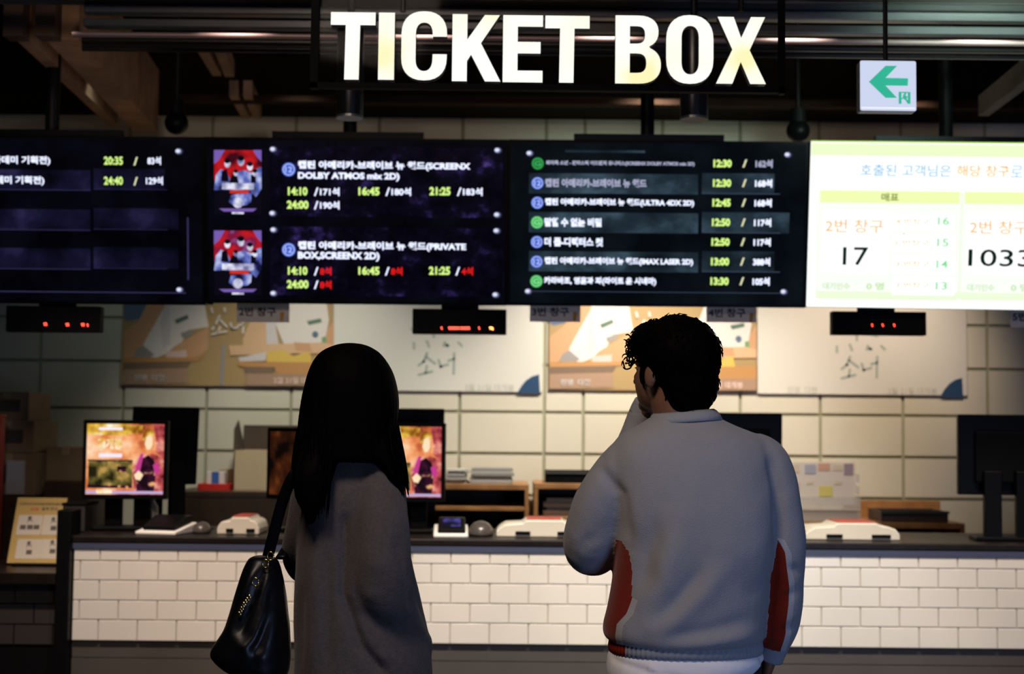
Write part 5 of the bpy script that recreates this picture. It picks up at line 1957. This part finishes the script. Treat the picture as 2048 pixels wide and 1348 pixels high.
bm = bmn()
ellipsoid(bm, (0, 0, 0), (.092, .110, .098), HM @ Matrix.Translation((0, -.016, .046)), 32, 20)
ellipsoid(bm, (0, 0, 0), (.082, .060, .060), HM @ Matrix.Translation((0, .048, .072)), 24, 16)
clampz(bm, HM, 0)
ellipsoid(bm, (0, 0, 0), (.078, .062, .074), HM @ Matrix.Translation((.006, -.052, -.012)), 24, 16)
ellipsoid(bm, (0, 0, 0), (.066, .040, .052), HM @ Matrix.Translation((.000, -.060, -.048)), 24, 16)
for s_ in (-1, 1):
    ellipsoid(bm, (0, 0, 0), (.010, .012, .03), HM @ Matrix.Translation((s_ * .076, .022, .0)), 12, 8)
me = remesh(bm, .005, 5)
v = verts(me)
nn = normals(me)
v = v + nn * (.0016 * wob(v, 60, 12) + .0014 * wob(v, 130, 13))[:, None]
set_verts(me, v)
hair_m = link_mesh('hair', me, HAIR, man, True, True, 'short black hair with a curly fringe')
rnd = random.Random(5)
bm = bmn()
for k in range(46):
    # curls of the fringe
    a = rnd.uniform(-1, 1)
    c = Vector((-.045 + .045 * a + rnd.uniform(-.008, .008), .090 - .03 * a * a + rnd.uniform(-.006, .01), rnd.uniform(.018, .082)))
    R_ = rnd.uniform(.005, .011)
    ph = rnd.uniform(0, 6.28)
    ax = Vector((rnd.uniform(-1, 1), rnd.uniform(-.3, .6), rnd.uniform(-.5, .5))).normalized()
    e1 = ax.orthogonal().normalized()
    e2 = ax.cross(e1)
    pts = [HM @ (c + e1 * R_ * math.cos(ph + t) + e2 * R_ * math.sin(ph + t) + ax * (.0022 * t)) for t in [0.5 * q for q in range(11)]]
    tube(bm, pts, [.0019] * 9 + [.0014, .0007], 5)
MI = np.array(HM)
tri = np.linspace(0, len(v) - 1, 520).astype(int)
for k in tri:
    p = Vector(v[k])
    q = HM.inverted() @ p
    if q.z < -.06 or (q.y > .03 and q.z < .05):
        continue
    n_ = Vector(nn[k])
    tdir = Vector((rnd.uniform(-1, 1), rnd.uniform(-1, 1), -.9))
    tdir -= n_ * tdir.dot(n_)
    tdir.normalize()
    L_ = rnd.uniform(.012, .024)
    tube(bm, [p - n_ * .003, p + tdir * L_ * .5 + n_ * .0018, p + tdir * L_ + n_ * rnd.uniform(-.0005, .0028)], [.0022, .0018, .0005], 5)
obj('curls', bm, HAIR, hair_m, True, True)

# ---------------------------------------------------------------- the woman
YF = 3.22
hipF = P(725, 1300, YF)
wom = thing('person', 'woman seen from behind, long straight black hair, dark grey coat, bag on her shoulder', 'person', (hipF.x, YF, 0))
coat_rows = [(900, 676, 742, .050, 0), (912, 655, 765, .065, 0), (928, 630, 786, .085, 0), (955, 614, 800, .105, 0), (1000, 602, 806, .12, 0), (1060, 596, 812, .128, 0),
             (1120, 592, 824, .135, 0), (1200, 590, 842, .142, 0), (1280, 590, 858, .15, 0), (1348, 590, 866, .155, 0), (1480, 588, 874, .165, 0), (1620, 586, 880, .17, 0)]
armRw = [(738, 938, -.01, .050), (752, 975, -.05, .060), (764, 1060, -.10, .062), (766, 1150, -.115, .063), (778, 1215, -.09, .061), (806, 1272, -.03, .054), (830, 1300, .03, .046)]
armLw = [(650, 938, .0, .046), (632, 975, .0, .052), (618, 1040, .01, .050), (606, 1095, .05, .050), (612, 1130, .13, .046), (640, 1120, .22, .040), (660, 1080, .27, .034)]
bm = bmn()
rows_loft(bm, smooth_rows(coat_rows, 4), YF, 2.3)
limb(bm, YF, armRw)
limb(bm, YF, armLw)
me = remesh(bm, .0065, 10)
v = verts(me)
nn = normals(me)
pq = px_of(v, YF)
back = np.clip(-nn[:, 1] * 1.6, 0, 1)
d = np.zeros(len(v))
for line, wd, amp in (([(700, 1010), (702, 1090), (700, 1175), (735, 1270), (790, 1335)], 9, -.018), ([(800, 1050), (822, 1140), (832, 1215)], 10, -.008),
                      ([(720, 1200), (770, 1230), (815, 1235)], 12, -.007), ([(735, 1160), (780, 1190)], 12, .006), ([(740, 1100), (800, 1130)], 14, .005),
                      ([(640, 1040), (645, 1180), (640, 1340)], 20, .006), ([(668, 1080), (672, 1340)], 14, -.006), ([(612, 1150), (610, 1348)], 14, -.006),
                      ([(760, 1275), (800, 1310)], 12, .006)):
    d += amp * fold(pq, line, wd) * back
d += .0025 * wob(v, 18, 21) + .001 * wob(v, 55, 22)
set_verts(me, v + nn * d[:, None])
COATM = mat('coat_wool', (0.075, 0.066, 0.066, 1), 0.95, 0, 0.12, 120, bump=.5, bscale=260, spec=.1, sheen=.1)
coat = link_mesh('coat', me, COATM, wom, True, True, 'dark grey wool coat')
bm = bmn()
rings = []
for py, a_, b_, dz in ((918, .066, .066, 0), (900, .062, .062, 0), (890, .058, .058, 0)):
    c = P(708, py, YF)
    rings.append(sring((c.x, YF + .005, c.z), a_, b_, 2.0, 40))
loft(bm, rings, False)
o = obj('collar', bm, COATM, coat, True, True)
md = o.modifiers.new('solid', 'SOLIDIFY')
md.thickness = .006
# pocket flap
bm = bmn()
limb(bm, YF, [(836, 1296, -.03, .012), (842, 1330, -.02, .012), (844, 1372, -.01, .010)], 10)
obj('pocket_welt', bm, COATM, coat, True, True)

wc = P(702, 800, YF)
WM = Matrix.Translation(wc) @ Matrix.Rotation(math.radians(-28), 4, 'Z') @ Matrix.Rotation(.05, 4, 'X') @ Matrix.Scale(.95, 4)
bm = bmn()
head_parts(bm, WM)
tube(bm, [WM @ Vector((0, -.015, .0)), WM @ Vector((0, -.02, -.06)), P(708, 910, YF), P(710, 945, YF)], [.046, .047, .050, .07], 20)
rows_loft(bm, smooth_rows([(928, 665, 755, .05, 0), (960, 640, 775, .07, 0), (1050, 630, 780, .085, 0), (1200, 640, 800, .09, 0), (1400, 620, 830, .11, 0), (1500, 630, 820, .1, 0)], 3), YF)
for arm in (armRw, armLw):
    limb(bm, YF, [(a, b, c, max(.022, r * .58)) for a, b, c, r in arm])
e = armLw[-1]
hand(bm, P(660, 1085, YF + .275), Vector((.45, .1, .85)), Vector((-.7, .6, .2)), Vector((.3, .7, -.3)), .16)
hand(bm, P(830, 1300, YF + .04), Vector((.3, .6, -.75)), Vector((.9, -.3, .2)), Vector((.1, .8, .5)), .16)
for px_ in (665, 785):
    kx = P(px_, 1480, YF).x
    tube(bm, [(kx, YF, P(px_, 1450, YF).z), (kx, YF + .005, .46), (kx, YF, .07)], [.065, .047, .036], 14)
me = remesh(bm, .0045, 4)
body_w = link_mesh('body', me, SKIN, wom, True, True)
eyes(WM, body_w)
bm = bmn()
rows_loft(bm, [(1400, 640, 812, .11, 0), (1500, 636, 816, .11, 0)], YF)
for px_ in (665, 785):
    kx = P(px_, 1480, YF).x
    tube(bm, [(kx, YF, P(px_, 1450, YF).z), (kx, YF + .005, .46), (kx, YF, .08)], [.075, .058, .05], 18)
link_mesh('trousers', remesh(bm, .010, 5), TROUSER, wom, True, True)
for px_, yw in ((665, -.2), (785, -.35)):
    shoe(wom, P(px_, 1480, YF).x, YF, yw)

# long straight hair
bm = bmn()
rows_loft(bm, smooth_rows([(687, 694, 712, .012, -.005), (691, 672, 734, .040, -.005), (703, 645, 757, .070, -.005), (722, 628, 774, .092, -.005), (750, 616, 789, .108, -.006), (785, 608, 797, .115, -.008), (815, 604, 798, .115, -.012),
                           (850, 601, 794, .112, -.02), (885, 598, 791, .105, -.03), (910, 598, 790, .095, -.045), (922, 602, 786, .08, -.06)], 3), YF, 2.25)
WI = WM.inverted()
for vv in bm.verts:
    q = WI @ vv.co
    if q.y > .03 and q.z < .055 and abs(q.x) < .072:
        q.y = .03 + .1 * (q.y - .03)
        vv.co = WM @ q
# left lock, hanging down her back
rows_loft(bm, smooth_rows([(790, 612, 720, .05, -.03), (850, 604, 706, .05, -.062), (905, 598, 688, .048, -.09), (945, 599, 680, .042, -.118), (985, 608, 668, .034, -.130), (1015, 622, 655, .024, -.135), (1040, 632, 644, .010, -.137)], 3), YF, 2.2)
# right lock, falling over her right shoulder
rows_loft(bm, smooth_rows([(800, 735, 790, .05, -.01), (860, 745, 793, .05, -.04), (905, 756, 793, .045, -.07), (940, 774, 801, .034, -.085), (968, 792, 812, .022, -.088), (990, 808, 818, .008, -.088)], 3), YF, 2.1)
me = remesh(bm, .0055, 5)
v = verts(me)
nn = normals(me)
ang = np.arctan2(v[:, 0] - wc.x, -(v[:, 1] - YF))
low = np.clip((wc.z + .05 - v[:, 2]) / .1, 0, 1)
v = v + nn * (low * (.0010 * np.sin(ang * 46 + 3 * np.sin(v[:, 2] * 9)) + .0008 * np.sin(ang * 97 + 4 * np.sin(v[:, 2] * 6))) + .0012 * wob(v, 25, 31))[:, None]
set_verts(me, v)
hair_w = link_mesh('hair', me, HAIR, wom, True, True, 'long straight black hair')
bm = bmn()
rnd = random.Random(11)
for k in range(150):
    u = rnd.random()
    if k % 3 == 0:      # right lock
        x0, x1, y0, y1, x2, dy0, dy1 = 778, 797, 850, rnd.uniform(950, 995), 803 + 15 * u, -.09, -.10
        dep = .02
    elif k % 3 == 1:    # left lock
        x0, x1, y0, y1, x2, dy0, dy1 = 600 + 70 * u, 598 + 75 * u, 850, rnd.uniform(980, 1045), 612 + 44 * u, -.12, -.16
        dep = .01
    else:               # outer edges
        x0, x1, y0, y1, x2, dy0, dy1 = 603 + 8 * u, 598 + 6 * u, 800, rnd.uniform(930, 1010), 596 + 22 * u, -.03, -.09
        dep = .03
    xa = x0 + (x1 - x0) * u
    pts = smooth_path([(xa, y0, dy0 + rnd.uniform(-dep, dep)), ((xa + x2) / 2 + rnd.uniform(-4, 4), (y0 + y1) / 2, (dy0 + dy1) / 2 + rnd.uniform(-dep, dep) * .5), (x2, y1, dy1 + rnd.uniform(-dep, dep) * .3)], 4)
    tube(bm, [P(a, b, YF + c) for a, b, c in pts], [.0016] * (len(pts) - 1) + [.0005], 5)
obj('strands', bm, HAIR, hair_w, True, True)

# shoulder bag
LEATHER = mat('bag_leather', (0.003, 0.0035, 0.005, 1), 0.36, 0, 0.2, 20, bump=.2, bscale=60, spec=.25)
GOLD = mat('gold_metal', (0.62, 0.46, 0.20, 1), 0.25, 1.0)
bg = thing('shoulder_bag', 'glossy black leather shoulder bag with gold chain and clasp, hanging at the woman\'s left', 'bag', (P(520, 1350, YF).x, YF - .02, P(520, 1355, YF).z))
bm = bmn()
rows_loft(bm, smooth_rows([(1108, 512, 548, .030, -.04), (1114, 503, 560, .040, -.04), (1135, 493, 568, .052, -.04), (1165, 484, 574, .064, -.04), (1221, 467, 580, .080, -.04), (1247, 459, 583, .088, -.04), (1268, 447, 584, .094, -.04), (1290, 434, 585, .098, -.04),
                           (1306, 434, 585, .098, -.04), (1328, 456, 584, .092, -.04), (1344, 490, 580, .078, -.04), (1354, 520, 570, .05, -.04)], 4), YF, 2.5)
me = remesh(bm, .005, 5)
v = verts(me)
nn = normals(me)
pq = px_of(v, YF)
d = np.zeros(len(v))
for line, wd, amp in (([(545, 1120), (520, 1200), (500, 1260)], 8, -.007), ([(525, 1120), (495, 1200), (475, 1270)], 9, .006), ([(565, 1150), (545, 1250), (520, 1320)], 10, -.007),
                      ([(560, 1190), (530, 1260), (500, 1290)], 9, .006), ([(470, 1240), (520, 1290), (570, 1300)], 12, .005)):
    d += amp * fold(pq, line, wd)
set_verts(me, v + nn * (d + .002 * wob(v, 30, 41))[:, None])
link_mesh('bag_body', me, LEATHER, bg, True, True)
bm = bmn()
pth = smooth_path([(536, 1112, -.05), (549, 1062, -.075), (566, 1000, -.105), (588, 950, -.125), (622, 918, -.10), (640, 905, -.03), (640, 915, .06), (632, 960, .12), (605, 1040, .15), (570, 1100, .03), (560, 1116, .0)], 5)
tube(bm, [P(a, b, YF + c) for a, b, c in pth], .0125, 10, flat=.35, ref=(1, 0, .2))
obj('strap', bm, LEATHER, bg, True, True)
bm = bmn()
for px_, py_, dy in ((541, 1112, -.085), (531, 1127, -.095), (511, 1164, -.118)):
    c = P(px_, py_, YF + dy)
    pts = [c + Vector((.007 * math.cos(t), -.001, .009 * math.sin(t))) for t in [2 * PI * k / 12 for k in range(13)]]
    tube(bm, pts, .0018, 6)
    obj('ring', bm, GOLD, bg, True, True)
    bm = bmn()
bm.free()
pts = smooth_path([(499, 1194, -.122), (490, 1206, -.124), (484, 1217, -.125), (478, 1230, -.126)], 5)
bm = bmn()
for k in range(0, len(pts), 2):
    c = P(pts[k][0], pts[k][1], YF + pts[k][2])
    ellipsoid(bm, c, (.0065, .003, .0045), Matrix.Rotation(.9 + .7 * (k % 4 == 0), 4, 'Y'), 10, 6)
o = obj('chain', bm, GOLD, bg, True, True)
bm = bmn()
c = P(493, 1286, YF - .135)
M = Matrix.Translation(c) @ Matrix.Rotation(-.25, 4, 'Y')
box(bm, -.012, .012, -.002, .004, -.006, .006, 0, M)
obj('shine_plate', bm, GOLD, bg, False, True, bevel=.002)  # gold plate standing in for a reflection on the glossy leather
